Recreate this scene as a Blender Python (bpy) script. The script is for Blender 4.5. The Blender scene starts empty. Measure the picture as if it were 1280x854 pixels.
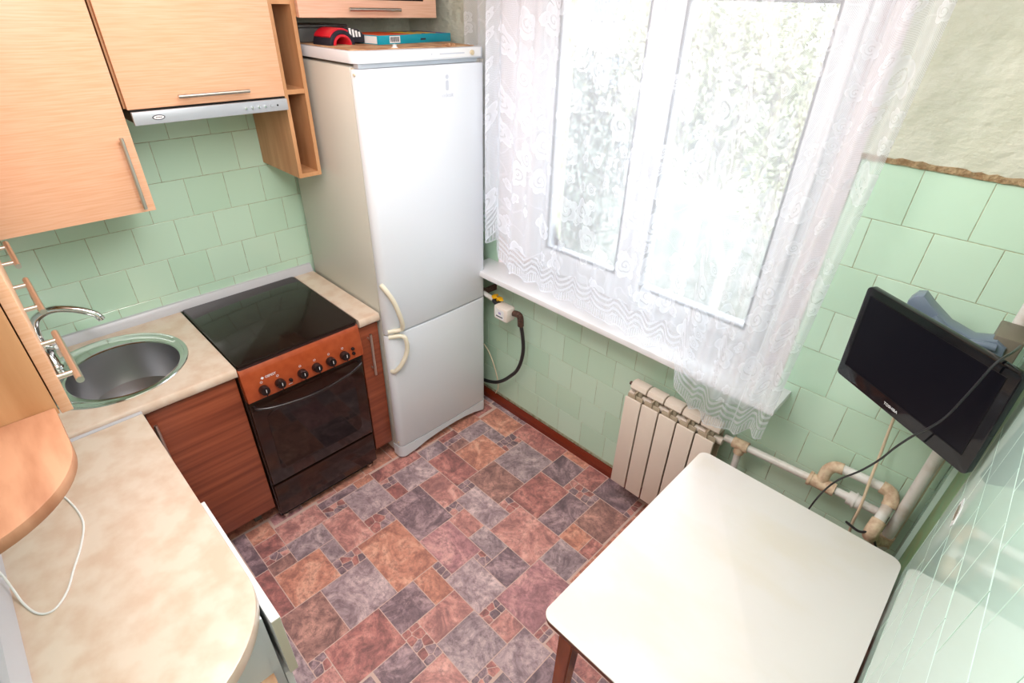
import bpy, bmesh, math, random
from mathutils import Vector, Matrix, Euler
C = bpy.context.scene.collection
SC = bpy.context.scene
PI = math.pi
rnd = random.Random(7)

# ---------------------------------------------------------------- camera
cd = bpy.data.cameras.new('camera'); cam = bpy.data.objects.new('camera', cd); C.objects.link(cam)
cd.sensor_fit = 'HORIZONTAL'; cd.sensor_width = 36.0; cd.lens = 665.357/1280*36.0; cd.clip_start = 0.01; cd.clip_end = 300
_r = Vector((0.71093496, 0.70279063, 0.02562847)); _u = Vector((-0.39470457, 0.3685869, 0.8416365)); _b = Vector((0.58204792, -0.60846449, 0.53943599))
M = Matrix((( _r.x,_u.x,_b.x,2.40283),( _r.y,_u.y,_b.y,-1.74859),( _r.z,_u.z,_b.z,2.01555),(0,0,0,1)))
cam.matrix_world = M
SC.camera = cam
# ---------------------------------------------------------------- world, lights, exposure
w = bpy.data.worlds.new('overcast_sky'); SC.world = w; w.use_nodes = True
bg = w.node_tree.nodes['Background']; bg.inputs['Color'].default_value = (0.82, 0.90, 1.0, 1); bg.inputs['Strength'].default_value = 5.0
def lamp(name, kind, loc, power, size, color=(1,1,1), rot=(0,0,0)):
    l = bpy.data.lights.new(name, kind); l.energy = power; l.color = color
    if kind == 'AREA': l.shape = 'DISK'; l.size = size
    else: l.shadow_soft_size = size
    o = bpy.data.objects.new(name, l); o.location = loc; o.rotation_euler = rot; C.objects.link(o); return o
lamp('room_fill_light', 'POINT', (1.62, -1.30, 2.14), 15, 0.16, (1.0, 0.955, 0.96))  # unseen fill added to brighten the interior and the left wall
lamp('ceiling_bounce_fill', 'AREA', (1.5, -1.15, 2.46), 11, 1.3, (1.0, 0.96, 0.97), (0, 0, 0))  # added area fill, stands in for flash bounced off the ceiling
SC.view_settings.view_transform = 'Standard'; SC.view_settings.look = 'None'
SC.view_settings.exposure = 0.72; SC.view_settings.gamma = 1.0; SC.view_settings.use_curve_mapping = False

# ---------------------------------------------------------------- materials
def nm(name):
    m = bpy.data.materials.new(name); m.use_nodes = True
    nt = m.node_tree; return m, nt, nt.nodes['Principled BSDF']
def mat(name, col, rough=0.5, metal=0.0, spec=0.5, coat=0.0, noise=None, bump=None, trans=0.0):
    """col: base colour; noise=(scale xyz, col2, lo, hi[, detail]) mottling; bump=(scale xyz, strength)"""
    m, nt, b = nm(name); N = nt.nodes; L = nt.links
    b.inputs['Base Color'].default_value = (*col, 1); b.inputs['Roughness'].default_value = rough
    b.inputs['Metallic'].default_value = metal; b.inputs['Specular IOR Level'].default_value = spec
    b.inputs['Coat Weight'].default_value = coat; b.inputs['Transmission Weight'].default_value = trans
    def tex(scale, detail=6, src='Object'):
        tc = N.new('ShaderNodeTexCoord'); mp = N.new('ShaderNodeMapping'); mp.inputs['Scale'].default_value = scale
        L.new(tc.outputs[src], mp.inputs['Vector']); t = N.new('ShaderNodeTexNoise'); t.inputs['Scale'].default_value = 1
        t.inputs['Detail'].default_value = detail; L.new(mp.outputs['Vector'], t.inputs['Vector']); return t
    if noise:
        sc, c2, lo, hi = noise[:4]
        t = tex(sc, noise[4] if len(noise) > 4 else 6)
        r = N.new('ShaderNodeValToRGB'); r.color_ramp.elements[0].position = lo; r.color_ramp.elements[1].position = hi
        r.color_ramp.elements[0].color = (*c2, 1); r.color_ramp.elements[1].color = (*col, 1)
        L.new(t.outputs['Fac'], r.inputs['Fac']); L.new(r.outputs['Color'], b.inputs['Base Color'])
    if bump:
        t = tex(bump[0], 8); bp = N.new('ShaderNodeBump'); bp.inputs['Strength'].default_value = bump[1]; bp.inputs['Distance'].default_value = bump[2] if len(bump) > 2 else 0.01
        L.new(t.outputs['Fac'], bp.inputs['Height']); L.new(bp.outputs['Normal'], b.inputs['Normal'])
    return m
def s(r, g, b):   # sRGB 0-255 to linear
    f = lambda c: (c/255/12.92) if c <= 10 else ((c/255+0.055)/1.055)**2.4
    return (f(r), f(g), f(b))
MT = {}
def tile_mat(name, c1, c2, rough=0.12):
    m, nt, b = nm(name); N = nt.nodes; L = nt.links
    oi = N.new('ShaderNodeObjectInfo'); mx = N.new('ShaderNodeMix'); mx.data_type = 'RGBA'
    mx.inputs['A'].default_value = (*c1, 1); mx.inputs['B'].default_value = (*c2, 1); L.new(oi.outputs['Random'], mx.inputs['Factor'])
    L.new(mx.outputs['Result'], b.inputs['Base Color']); b.inputs['Roughness'].default_value = rough
    return m
MT['tile'] = tile_mat('green_wall_tile_glaze', s(196, 228, 203), s(206, 234, 212))
MT['tile_r'] = tile_mat('green_wall_tile_glaze_right', s(192, 222, 210), s(200, 228, 216), 0.05)
MT['grout'] = mat('tile_grout', s(196, 200, 172), 0.9, noise=((40, 40, 40), s(150, 140, 100), 0.3, 0.6))
MT['plaster'] = mat('grey_green_plaster', s(212, 214, 198), 0.85, noise=((9, 9, 9), s(198, 201, 182), 0.3, 0.6), bump=((26, 26, 40), 0.6, 0.02))
MT['plaster_edge'] = mat('chipped_plaster', s(180, 156, 120), 0.95, noise=((60, 60, 60), s(150, 122, 88), 0.4, 0.62), bump=((70, 70, 70), 0.8, 0.02))
MT['shade_green'] = mat('shaded_dark_green', s(104, 150, 108), 0.4, noise=((14, 14, 14), s(126, 140, 92), 0.35, 0.6))
MT['ceiling'] = mat('white_ceiling', (0.8, 0.8, 0.78), 0.9)
MT['wall_d'] = mat('pale_wall_paint', s(214, 228, 222), 0.5)
MT['beech'] = mat('beech_laminate', s(236, 188, 154), 0.38, noise=((9, 9, 220), s(228, 174, 136), 0.35, 0.62, 5))
MT['beech_pink'] = mat('pinkish_beech_laminate', s(232, 186, 160), 0.4, noise=((9, 9, 220), s(222, 172, 144), 0.35, 0.62, 5))
MT['oak'] = mat('oak_board', s(206, 156, 112), 0.5, noise=((22, 22, 3), s(182, 130, 86), 0.3, 0.65, 6))
MT['darkback'] = mat('dark_brown_back', s(58, 34, 22), 0.7)
MT['oak_h'] = mat('worn_shelf_board', s(190, 140, 108), 0.45, noise=((6, 26, 6), s(154, 102, 72), 0.3, 0.65, 8))
MT['chip'] = mat('inside_board', s(212, 172, 140), 0.6, noise=((22, 22, 3), s(180, 126, 80), 0.3, 0.65))
MT['brownwood'] = mat('reddish_wood_laminate', s(160, 84, 56), 0.32, noise=((5, 1.3, 42), s(122, 58, 38), 0.36, 0.66, 5))
MT['counter'] = mat('beige_stone_laminate', s(226, 208, 190), 0.22, noise=((16, 16, 16), s(216, 190, 168), 0.36, 0.60, 14))
MT['strip'] = mat('grey_plastic_strip', s(200, 200, 205), 0.3)
MT['steel'] = mat('brushed_steel', (0.45, 0.45, 0.46), 0.34, 1.0, bump=((3, 300, 300), 0.05, 0.002))
MT['steel_rim'] = mat('polished_steel', (0.62, 0.64, 0.62), 0.12, 1.0)
MT['chrome'] = mat('chrome', (0.8, 0.82, 0.82), 0.06, 1.0)
MT['handle'] = mat('satin_nickel', (0.62, 0.58, 0.52), 0.3, 1.0)
MT['alu'] = mat('aluminium_grey', s(178, 186, 194), 0.35, 0.3)
MT['black'] = mat('black_plastic', (0.006, 0.006, 0.007), 0.3, spec=0.25)
MT['blackg'] = mat('black_gloss', (0.004, 0.004, 0.006), 0.08, spec=0.4)
MT['screen'] = mat('dark_screen', (0.004, 0.0045, 0.008), 0.3, spec=0.18)
MT['lidglass'] = mat('dark_brown_glass', (0.016, 0.009, 0.007), 0.09, spec=0.3)
MT['lidedge'] = mat('brown_enamel_edge', (0.05, 0.022, 0.02), 0.2)
MT['copper'] = mat('copper_brown_enamel', s(176, 82, 44), 0.22, noise=((30, 30, 30), s(158, 68, 36), 0.3, 0.7))
MT['ovendark'] = mat('dark_brown_enamel', (0.026, 0.010, 0.007), 0.12)
MT['ovenglass'] = mat('oven_glass', (0.010, 0.006, 0.006), 0.05)
MT['knob'] = mat('dark_brown_knob', (0.020, 0.012, 0.012), 0.14)
MT['white_print'] = mat('white_print', (0.8, 0.8, 0.8), 0.5)
MT['grey_print'] = mat('embossed_grey', s(196, 200, 210), 0.35)
MT['dark_print'] = mat('dark_print', (0.03, 0.03, 0.05), 0.5)
MT['enamel'] = mat('white_enamel', s(224, 228, 234), 0.16)
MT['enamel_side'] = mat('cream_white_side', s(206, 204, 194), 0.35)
MT['yellowed'] = mat('yellowed_white_plastic', s(228, 220, 198), 0.35)
MT['seal'] = mat('door_seal', s(205, 190, 160), 0.6)
MT['gap'] = mat('dark_foot_grey', (0.12, 0.115, 0.11), 0.7)  # plain dark grey of the cabinet feet
MT['cardboard'] = mat('brown_cardboard', s(168, 118, 82), 0.8, noise=((14, 14, 14), s(206, 168, 128), 0.4, 0.6))
MT['pvc'] = mat('white_window_plastic', (0.78, 0.79, 0.83), 0.3)
MT['sill'] = mat('white_sill', (0.86, 0.86, 0.88), 0.25)
MT['reveal'] = mat('pinkish_plaster', s(228, 218, 220), 0.8)
MT['gasket'] = mat('black_rubber_gasket', (0.03, 0.03, 0.04), 0.5)
MT['radiator'] = mat('cream_radiator_enamel', s(226, 212, 198), 0.35)
MT['radiator_dark'] = mat('radiator_inner', s(176, 160, 138), 0.5)
MT['pipe'] = mat('white_painted_pipe', s(224, 222, 216), 0.35, noise=((12, 12, 12), s(196, 182, 168), 0.3, 0.5))
MT['fitting'] = mat('peach_painted_fitting', s(220, 198, 168), 0.6, noise=((50, 50, 50), s(192, 160, 132), 0.35, 0.6), bump=((80, 80, 80), 0.5, 0.004))
MT['rust'] = mat('rusty_fitting', s(96, 66, 52), 0.7, noise=((90, 90, 90), s(48, 32, 28), 0.35, 0.6))
MT['skirting'] = mat('brown_red_skirting', s(120, 42, 20), 0.3)
MT['rubber'] = mat('black_rubber_hose', (0.02, 0.02, 0.022), 0.35)
MT['yellow'] = mat('yellow_valve', s(240, 180, 20), 0.35)
MT['meter'] = mat('white_meter_plastic', s(232, 222, 212), 0.35)
MT['cordw'] = mat('white_cord', (0.8, 0.8, 0.78), 0.5)
MT['cordb'] = mat('beige_cord', s(226, 206, 176), 0.5)
MT['tabletop'] = mat('white_table_laminate', s(229, 223, 219), 0.26, noise=((2.6, 5, 5), s(226, 218, 208), 0.36, 0.52, 8))
MT['tablewood'] = mat('orange_brown_varnish', s(152, 66, 18), 0.2, noise=((20, 20, 5), s(112, 42, 10), 0.3, 0.7))
MT['tableedge'] = mat('dark_red_edge', s(104, 40, 16), 0.35)
MT['bracket'] = mat('blue_grey_plastic', s(112, 126, 142), 0.3)
MT['bracket_box'] = mat('grey_brown_box', s(120, 112, 98), 0.5)
MT['teal'] = mat('teal_card', s(0, 150, 172), 0.35)
MT['teal_print'] = mat('orange_print', s(230, 90, 40), 0.5)
MT['yel_print'] = mat('yellow_print', s(236, 190, 40), 0.5)
MT['pur_print'] = mat('purple_print', s(90, 70, 150), 0.5)
MT['pur_emb'] = mat('pale_violet_print', s(170, 160, 205), 0.5)
MT['red'] = mat('red_plastic', s(200, 20, 40), 0.4)
MT['navy'] = mat('navy_black_cloth', s(24, 24, 38), 0.6)
MT['white'] = mat('white_plastic', (0.8, 0.8, 0.8), 0.4)
MT['ltgrey'] = mat('white_melamine', s(214, 220, 224), 0.4)
MT['creamedge'] = mat('cream_edge_band', s(214, 208, 188), 0.5)
MT['hole'] = mat('broken_tile_mortar', s(150, 160, 140), 0.95, noise=((80, 80, 80), s(120, 96, 80), 0.4, 0.6))
MT['clear'] = mat('clear_plastic', (0.5, 0.5, 0.5), 0.2, trans=0.9)
def marble(name, cols, vein):
    m, nt, b = nm(name); N = nt.nodes; L = nt.links
    tc = N.new('ShaderNodeTexCoord'); oi = N.new('ShaderNodeObjectInfo')
    mu = N.new('ShaderNodeMath'); mu.operation = 'MULTIPLY'; mu.inputs[1].default_value = 37.0; L.new(oi.outputs['Random'], mu.inputs[0])
    ad = N.new('ShaderNodeVectorMath'); ad.operation = 'ADD'; L.new(tc.outputs['Object'], ad.inputs[0]); L.new(mu.outputs[0], ad.inputs[1])
    t = N.new('ShaderNodeTexNoise'); t.inputs['Scale'].default_value = 9; t.inputs['Detail'].default_value = 10; t.inputs['Roughness'].default_value = 0.72; t.inputs['Distortion'].default_value = 1.0
    L.new(ad.outputs[0], t.inputs['Vector'])
    r = N.new('ShaderNodeValToRGB'); e = r.color_ramp.elements
    e[0].position = 0.36; e[0].color = (*[c*0.72 for c in cols[0]], 1); e[1].position = 0.64; e[1].color = (*[min(0.9, c*1.25) for c in cols[-1]], 1)
    for i, c in enumerate(cols[1:-1]): x = e.new(0.36+0.28*(i+1)/(len(cols)-1)); x.color = (*c, 1)
    L.new(t.outputs['Fac'], r.inputs['Fac'])
    t2 = N.new('ShaderNodeTexNoise'); t2.inputs['Scale'].default_value = 42; t2.inputs['Detail'].default_value = 8; t2.inputs['Roughness'].default_value = 0.75
    L.new(ad.outputs[0], t2.inputs['Vector'])
    r2 = N.new('ShaderNodeValToRGB'); r2.color_ramp.elements[0].position = 0.36; r2.color_ramp.elements[1].position = 0.55
    L.new(t2.outputs['Fac'], r2.inputs['Fac'])
    mx = N.new('ShaderNodeMix'); mx.data_type = 'RGBA'; mx.inputs['A'].default_value = (*[c*0.7 for c in vein], 1)
    ma = N.new('ShaderNodeMath'); ma.operation = 'MULTIPLY_ADD'; ma.inputs[1].default_value = 0.85; ma.inputs[2].default_value = 0.22; L.new(r2.outputs['Color'], ma.inputs[0])
    L.new(ma.outputs[0], mx.inputs['Factor']); L.new(r.outputs['Color'], mx.inputs['B'])
    L.new(mx.outputs['Result'], b.inputs['Base Color']); b.inputs['Roughness'].default_value = 0.42
    return m
FM = {'orange': marble('orange_stone', [s(194, 131, 115), s(218, 150, 128), s(227, 170, 147)], s(183, 120, 110)),
      'salmon': marble('salmon_stone', [s(183, 131, 128), s(213, 150, 140), s(222, 170, 159)], s(175, 120, 120)),
      'red': marble('red_stone', [s(151, 105, 104), s(189, 123, 117), s(204, 143, 132)], s(143, 101, 101)),
      'pink': marble('pink_stone', [s(180, 131, 136), s(202, 145, 147), s(216, 167, 161)], s(169, 119, 126)),
      'brown': marble('brown_stone', [s(147, 110, 107), s(176, 131, 122), s(200, 150, 136)], s(137, 101, 101)),
      'blue': marble('grey_stone', [s(142, 121, 128), s(174, 150, 154), s(199, 175, 175)], s(136, 113, 120)),
      'white': marble('pale_grey_stone', [s(159, 134, 140), s(195, 168, 171), s(216, 191, 189)], s(158, 128, 134)),
      'purple': marble('dark_violet_stone', [s(123, 101, 110), s(153, 126, 132), s(188, 157, 159)], s(120, 96, 104))}
MT['fgrout'] = mat('pink_cream_grout', s(216, 184, 172), 0.7)

# ---------------------------------------------------------------- mesh helpers
class MB:
    def __init__(s_): s_.bm = bmesh.new()
    def box(s_, x0, x1, y0, y1, z0, z1, bev=0.0):
        r = bmesh.ops.create_cube(s_.bm, size=1.0, matrix=Matrix.Translation(((x0+x1)/2, (y0+y1)/2, (z0+z1)/2)) @ Matrix.Diagonal((abs(x1-x0), abs(y1-y0), abs(z1-z0), 1)))
        if bev > 0:
            es = list({e for v in r['verts'] for e in v.link_edges})
            bmesh.ops.bevel(s_.bm, geom=es, offset=bev, segments=2, affect='EDGES', profile=0.5, clamp_overlap=True)
        return s_
    def face(s_, pts): s_.bm.faces.new([s_.bm.verts.new(p) for p in pts]); return s_
    def prism(s_, pts, axis, a, b, bev=0.0):
        """polygon pts in the two other axes, extruded along axis from a to b"""
        def P(u, v, t): return {'x': (t, u, v), 'y': (u, t, v), 'z': (u, v, t)}[axis]
        lo = [s_.bm.verts.new(P(u, v, a)) for u, v in pts]; hi = [s_.bm.verts.new(P(u, v, b)) for u, v in pts]
        n = len(pts); f = [s_.bm.faces.new(lo), s_.bm.faces.new(hi)]
        for i in range(n): f.append(s_.bm.faces.new((lo[i], lo[(i+1) % n], hi[(i+1) % n], hi[i])))
        bmesh.ops.recalc_face_normals(s_.bm, faces=f)
        if bev > 0: bmesh.ops.bevel(s_.bm, geom=list({e for e in f[1].edges} | {e for e in f[0].edges}), offset=bev, segments=2, affect='EDGES', profile=0.5, clamp_overlap=True)
        return s_
    def tube(s_, pts, r, seg=12, cap=True):
        pts = [Vector(p) for p in pts]; rs = r if isinstance(r, (list, tuple)) else [r]*len(pts)
        rings = []; prev = None
        for i, p in enumerate(pts):
            d = (pts[min(i+1, len(pts)-1)]-pts[max(i-1, 0)])
            if d.length < 1e-9: d = Vector((0, 0, 1))
            d.normalize()
            if prev is None:
                up = Vector((0, 0, 1)) if abs(d.z) < 0.9 else Vector((1, 0, 0))
                a = d.cross(up).normalized()
            else:
                a = (prev - d*prev.dot(d)).normalized()
            prev = a; b = d.cross(a)
            rings.append([s_.bm.verts.new(p+(a*math.cos(2*PI*k/seg)+b*math.sin(2*PI*k/seg))*rs[i]) for k in range(seg)])
        fs = []
        for A, B in zip(rings, rings[1:]):
            for k in range(seg): fs.append(s_.bm.faces.new((A[k], A[(k+1) % seg], B[(k+1) % seg], B[k])))
        if cap: fs.append(s_.bm.faces.new(rings[0])); fs.append(s_.bm.faces.new(rings[-1]))
        bmesh.ops.recalc_face_normals(s_.bm, faces=fs); return s_
    def lathe(s_, prof, loc=(0, 0, 0), rot=None, seg=24, sx=1, sy=1):
        """prof: list of (radius, z)"""
        Mx = Matrix.Translation(loc) @ (rot.to_matrix().to_4x4() if rot else Matrix())
        rings = []
        for r, z in prof:
            if r < 1e-6: rings.append([s_.bm.verts.new(Mx @ Vector((0, 0, z)))])
            else: rings.append([s_.bm.verts.new(Mx @ Vector((r*sx*math.cos(2*PI*k/seg), r*sy*math.sin(2*PI*k/seg), z))) for k in range(seg)])
        fs = []
        for A, B in zip(rings, rings[1:]):
            if len(A) == 1 and len(B) == 1: continue
            for k in range(seg):
                k2 = (k+1) % seg
                if len(A) == 1: fs.append(s_.bm.faces.new((A[0], B[k2], B[k])))
                elif len(B) == 1: fs.append(s_.bm.faces.new((A[k], A[k2], B[0])))
                else: fs.append(s_.bm.faces.new((A[k], A[k2], B[k2], B[k])))
        bmesh.ops.recalc_face_normals(s_.bm, faces=fs); return s_
    def mesh(s_, name, smooth=False):
        me = bpy.data.meshes.new(name); s_.bm.to_mesh(me); s_.bm.free()
        if smooth:
            for p in me.polygons: p.use_smooth = True
            try: me.set_sharp_from_angle(angle=math.radians(40))
            except Exception: pass
        return me
    def build(s_, name, m, parent=None, smooth=True):
        return link(name, s_.mesh(name, smooth), m, parent)
def link(name, me, m, parent=None):
    if m is not None and not me.materials: me.materials.append(MT[m] if isinstance(m, str) else m)
    o = bpy.data.objects.new(name, me); C.objects.link(o)
    if parent is not None:
        o.parent = parent; p = parent; loc_ = False
        while p is not None: loc_ = loc_ or bool(p.get('_local')); p = p.parent
        if not loc_:
            p = parent; t = Vector((0, 0, 0))
            while p is not None: t += p.location; p = p.parent
            # geometry is in world coordinates: cancel the parents' offset
            o.location = -t
    return o
def tag(o, label=None, cat=None, group=None, kind=None):
    if label: o['label'] = label
    if cat: o['category'] = cat
    if group: o['group'] = group
    if kind: o['kind'] = kind
    return o
def thing(name, label, cat, loc=(0, 0, 0), group=None):
    e = bpy.data.objects.new(name, None); e.empty_display_size = 0.05; e.location = loc; C.objects.link(e)
    return tag(e, label, cat, group)
def struct(o): o['kind'] = 'structure'; return o
def arc(cx, cy, r, a0, a1, n):
    return [(cx+r*math.cos(math.radians(a0+(a1-a0)*i/n)), cy+r*math.sin(math.radians(a0+(a1-a0)*i/n))) for i in range(n+1)]
def smooth_path(pts, n=8):
    P = [Vector(p) for p in pts]; P = [P[0]*2-P[1]]+P+[P[-1]*2-P[-2]]; out = []
    for i in range(1, len(P)-2):
        for k in range(n):
            t = k/n
            out.append(0.5*((2*P[i])+(-P[i-1]+P[i+1])*t+(2*P[i-1]-5*P[i]+4*P[i+1]-P[i+2])*t*t+(-P[i-1]+3*P[i]-3*P[i+1]+P[i+2])*t**3))
    out.append(P[-2]); return out
def rbox(x0, x1, y0, y1, r, n=6):
    return arc(x1-r, y1-r, r, 0, 90, n)+arc(x0+r, y1-r, r, 90, 180, n)+arc(x0+r, y0+r, r, 180, 270, n)+arc(x1-r, y0+r, r, 270, 360, n)
def text(name, body, size, m, mtx, parent=None, ext=0.0004):
    cu = bpy.data.curves.new(name, 'FONT'); cu.body = body; cu.size = size; cu.extrude = ext; cu.align_x = 'CENTER'; cu.align_y = 'CENTER'
    tmp = bpy.data.objects.new('tmp', cu); cu.materials.append(MT[m]); C.objects.link(tmp)
    me = bpy.data.meshes.new_from_object(tmp.evaluated_get(bpy.context.evaluated_depsgraph_get())); bpy.data.objects.remove(tmp)
    me.name = name; o = bpy.data.objects.new(name, me); C.objects.link(o)
    if parent is not None:
        o.parent = parent
        t = Vector((0, 0, 0)) if parent.get('_local') else -parent.location
        o.matrix_basis = Matrix.Translation(t) @ mtx
    else: o.matrix_basis = mtx
    return o
def bar_handle(name, p0, p1, off, parent, r=0.006, inset=0.03, m='handle'):
    """round bar from p0 to p1, posts going back by vector off"""
    p0 = Vector(p0); p1 = Vector(p1); off = Vector(off); d = (p1-p0).normalized()
    b = MB(); b.tube([p0, p1], r, 14)
    for q in (p0+d*inset, p1-d*inset): b.tube([q, q+off], r*0.8, 10)
    return b.build(name, m, parent)

# ================================================================= STRUCTURE
XR, YD, ZC = 2.562, -2.055, 2.5
T = 0.15
# floor ---------------------------------------------------------------
floor = struct(MB().box(-0.1, XR+0.1, YD-0.1, 0.0, -0.05, -0.0006).build('floor', 'fgrout', None, False))
TILES = [('orange',0.928,1.230,-1.142,-0.935),('purple',0.834,1.096,-0.935,-0.740),('pink',1.096,1.319,-0.935,-0.768),('peb',1.230,1.319,-0.971,-0.935),('salmon',1.096,1.233,-0.768,-0.672),('blue',1.233,1.386,-0.768,-0.672),('peb',1.319,1.386,-0.817,-0.768),('salmon',0.834,1.033,-0.740,-0.611),('peb',1.033,1.096,-0.740,-0.672),('white',1.033,1.269,-0.672,-0.541),('peb',0.970,1.033,-0.611,-0.541),('red',0.738,0.970,-0.611,-0.469),('brown',0.970,1.190,-0.541,-0.360),('peb',1.190,1.269,-0.541,-0.473),('salmon',1.269,1.523,-0.672,-0.473),('red',1.190,1.378,-0.473,-0.239),('purple',1.378,1.507,-0.473,-0.239),('peb',1.338,1.507,-0.239,-0.163),('brown',1.507,1.673,-0.367,-0.163),('orange',1.507,1.619,-0.473,-0.367),('red',1.619,1.678,-0.473,-0.367),('blue',1.523,1.674,-0.619,-0.473),('purple',1.386,1.523,-0.817,-0.672),('pink',1.523,1.728,-0.878,-0.619),('white',1.319,1.523,-0.971,-0.817),('peb',1.523,1.583,-0.971,-0.878),('salmon',1.583,1.682,-0.971,-0.878),('blue',1.498,1.682,-1.159,-0.971),('salmon',1.379,1.498,-1.159,-0.971),('orange',1.230,1.379,-1.067,-0.971),('purple',1.230,1.379,-1.232,-1.067),('peb',1.379,1.538,-1.232,-1.159),('red',1.230,1.415,-1.467,-1.232),('purple',1.415,1.538,-1.380,-1.232),('salmon',1.538,1.686,-1.302,-1.159),('white',1.005,1.230,-1.357,-1.142),('brown',1.005,1.230,-1.530,-1.357),('peb',1.230,1.298,-1.530,-1.467),('salmon',1.298,1.410,-1.620,-1.467),('orange',0.821,1.005,-1.463,-1.263),('red',0.770,1.005,-1.521,-1.463),('brown',0.756,0.821,-1.463,-1.360),('peb',0.710,0.756,-1.461,-1.360),('red',0.622,0.710,-1.461,-1.358),('orange',0.531,0.622,-1.461,-1.358),('purple',0.525,0.770,-1.517,-1.461),('salmon',0.592,0.709,-1.358,-1.157),('blue',0.709,0.821,-1.360,-1.190),('blue',0.821,0.928,-1.263,-1.190),('peb',0.928,1.005,-1.263,-1.142),('salmon',0.709,0.928,-1.190,-1.053),('peb',0.649,0.709,-1.157,-1.053),('purple',0.603,0.649,-1.157,-0.966),('orange',0.600,0.649,-0.966,-0.873),('white',0.649,0.834,-1.053,-0.873),('peb',0.834,0.928,-1.053,-0.935),('red',0.610,0.690,-0.873,-0.611),('peb',0.690,0.746,-0.873,-0.799),('red',0.746,0.834,-0.873,-0.799),('white',0.690,0.834,-0.799,-0.611),('blue',0.650,0.738,-0.611,-0.471),('peb',0.690,0.726,-0.471,-0.361),('red',0.644,0.690,-0.471,-0.358),('brown',0.726,0.784,-0.469,-0.361),('orange',0.784,0.970,-0.469,-0.266),('blue',0.683,0.784,-0.361,-0.192),('orange',0.550,0.683,-0.358,-0.188),('blue',0.784,0.888,-0.266,-0.192),('orange',0.675,0.888,-0.192,-0.052),('peb',0.888,0.970,-0.266,-0.145),('blue',0.970,1.190,-0.360,-0.145),('red',0.888,1.190,-0.145,-0.026),('blue',0.623,0.796,-0.052,-0.005),('peb',0.796,0.888,-0.052,-0.010),('purple',1.190,1.338,-0.239,-0.068),('orange',1.190,1.338,-0.068,-0.020),('red',1.338,1.458,-0.163,-0.026),('purple',1.458,1.641,-0.163,-0.020),('peb',1.641,1.673,-0.163,-0.042),('blue',1.010,1.298,-1.600,-1.530),('white',1.682,1.819,-1.051,-0.878),('peb',1.728,1.775,-0.878,-0.813),('peb',1.682,1.731,-1.154,-1.051)]
def tile_on_floor(c, x0, x1, y0, y1, g=0.0016):
    b = MB(); me = None
    x0 += g; x1 -= g; y0 += g; y1 -= g
    z0, z1, e = -0.0006, 0.0, 0.0007
    bm = b.bm
    lo = [bm.verts.new(p) for p in ((x0, y0, z0), (x1, y0, z0), (x1, y1, z0), (x0, y1, z0))]
    hi = [bm.verts.new(p) for p in ((x0+e, y0+e, z1), (x1-e, y0+e, z1), (x1-e, y1-e, z1), (x0+e, y1-e, z1))]
    bm.faces.new(hi)
    for i in range(4): bm.faces.new((lo[i], lo[(i+1) % 4], hi[(i+1) % 4], hi[i]))
    return b.build('floor_tile', FM[c], floor, False)
def clip(poly, a, b, c):      # keep a*x+b*y<=c
    out = []
    for i in range(len(poly)):
        p, q = poly[i], poly[(i+1) % len(poly)]
        dp, dq = a*p[0]+b*p[1]-c, a*q[0]+b*q[1]-c
        if dp <= 0: out.append(p)
        if (dp < 0 < dq) or (dq < 0 < dp):
            t = dp/(dp-dq); out.append((p[0]+(q[0]-p[0])*t, p[1]+(q[1]-p[1])*t))
    return out
def pebbles(x0, x1, y0, y1):
    w_, h_ = x1-x0, y1-y0; a = max(w_, h_); n = 2 if min(w_, h_) > 0.045 else 1; kx = max(2, round(a/0.034))
    seeds = []
    for i in range(kx):
        for j in range(n):
            u = (i+0.5+rnd.uniform(-.34, .34))/kx; v = (j+0.5+rnd.uniform(-.3, .3))/n
            seeds.append((x0+u*w_, y0+v*h_) if w_ >= h_ else (x0+v*w_, y0+u*h_))
    mats = {'purple': MB(), 'salmon': MB(), 'red': MB()}
    g = 0.0016
    for k, sd in enumerate(seeds):
        poly = [(x0+g, y0+g), (x1-g, y0+g), (x1-g, y1-g), (x0+g, y1-g)]
        for o in seeds:
            if o is sd: continue
            dx, dy = o[0]-sd[0], o[1]-sd[1]; L_ = math.hypot(dx, dy)
            poly = clip(poly, dx/L_, dy/L_, (dx*(sd[0]+o[0])/2+dy*(sd[1]+o[1])/2)/L_-g*0.8)
            if len(poly) < 3: break
        if len(poly) < 3: continue
        # round the corners
        q = []
        for i in range(len(poly)):
            p, c_, nx = poly[i-1], poly[i], poly[(i+1) % len(poly)]
            q.append((c_[0]*.87+p[0]*.13, c_[1]*.87+p[1]*.13)); q.append((c_[0]*.87+nx[0]*.13, c_[1]*.87+nx[1]*.13))
        mb = mats[rnd.choice(('purple', 'purple', 'salmon', 'red'))]
        vs = [mb.bm.verts.new((x, y, 0.0)) for x, y in q]; vb = [mb.bm.verts.new((x, y, -0.0006)) for x, y in q]
        mb.bm.faces.new(vs)
        for i in range(len(q)): mb.bm.faces.new((vb[i], vb[(i+1) % len(q)], vs[(i+1) % len(q)], vs[i]))
    for c_, mb in mats.items():
        if len(mb.bm.faces): tag(mb.build('pebble_inlay', FM[c_], floor, False), kind='stuff')
        else: mb.bm.free()
for c_, a0, a1, b0_, b1_ in TILES:
    if c_ == 'peb': pebbles(a0, a1, b0_, b1_)
    else: tile_on_floor(c_, a0, a1, b0_, b1_)
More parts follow.
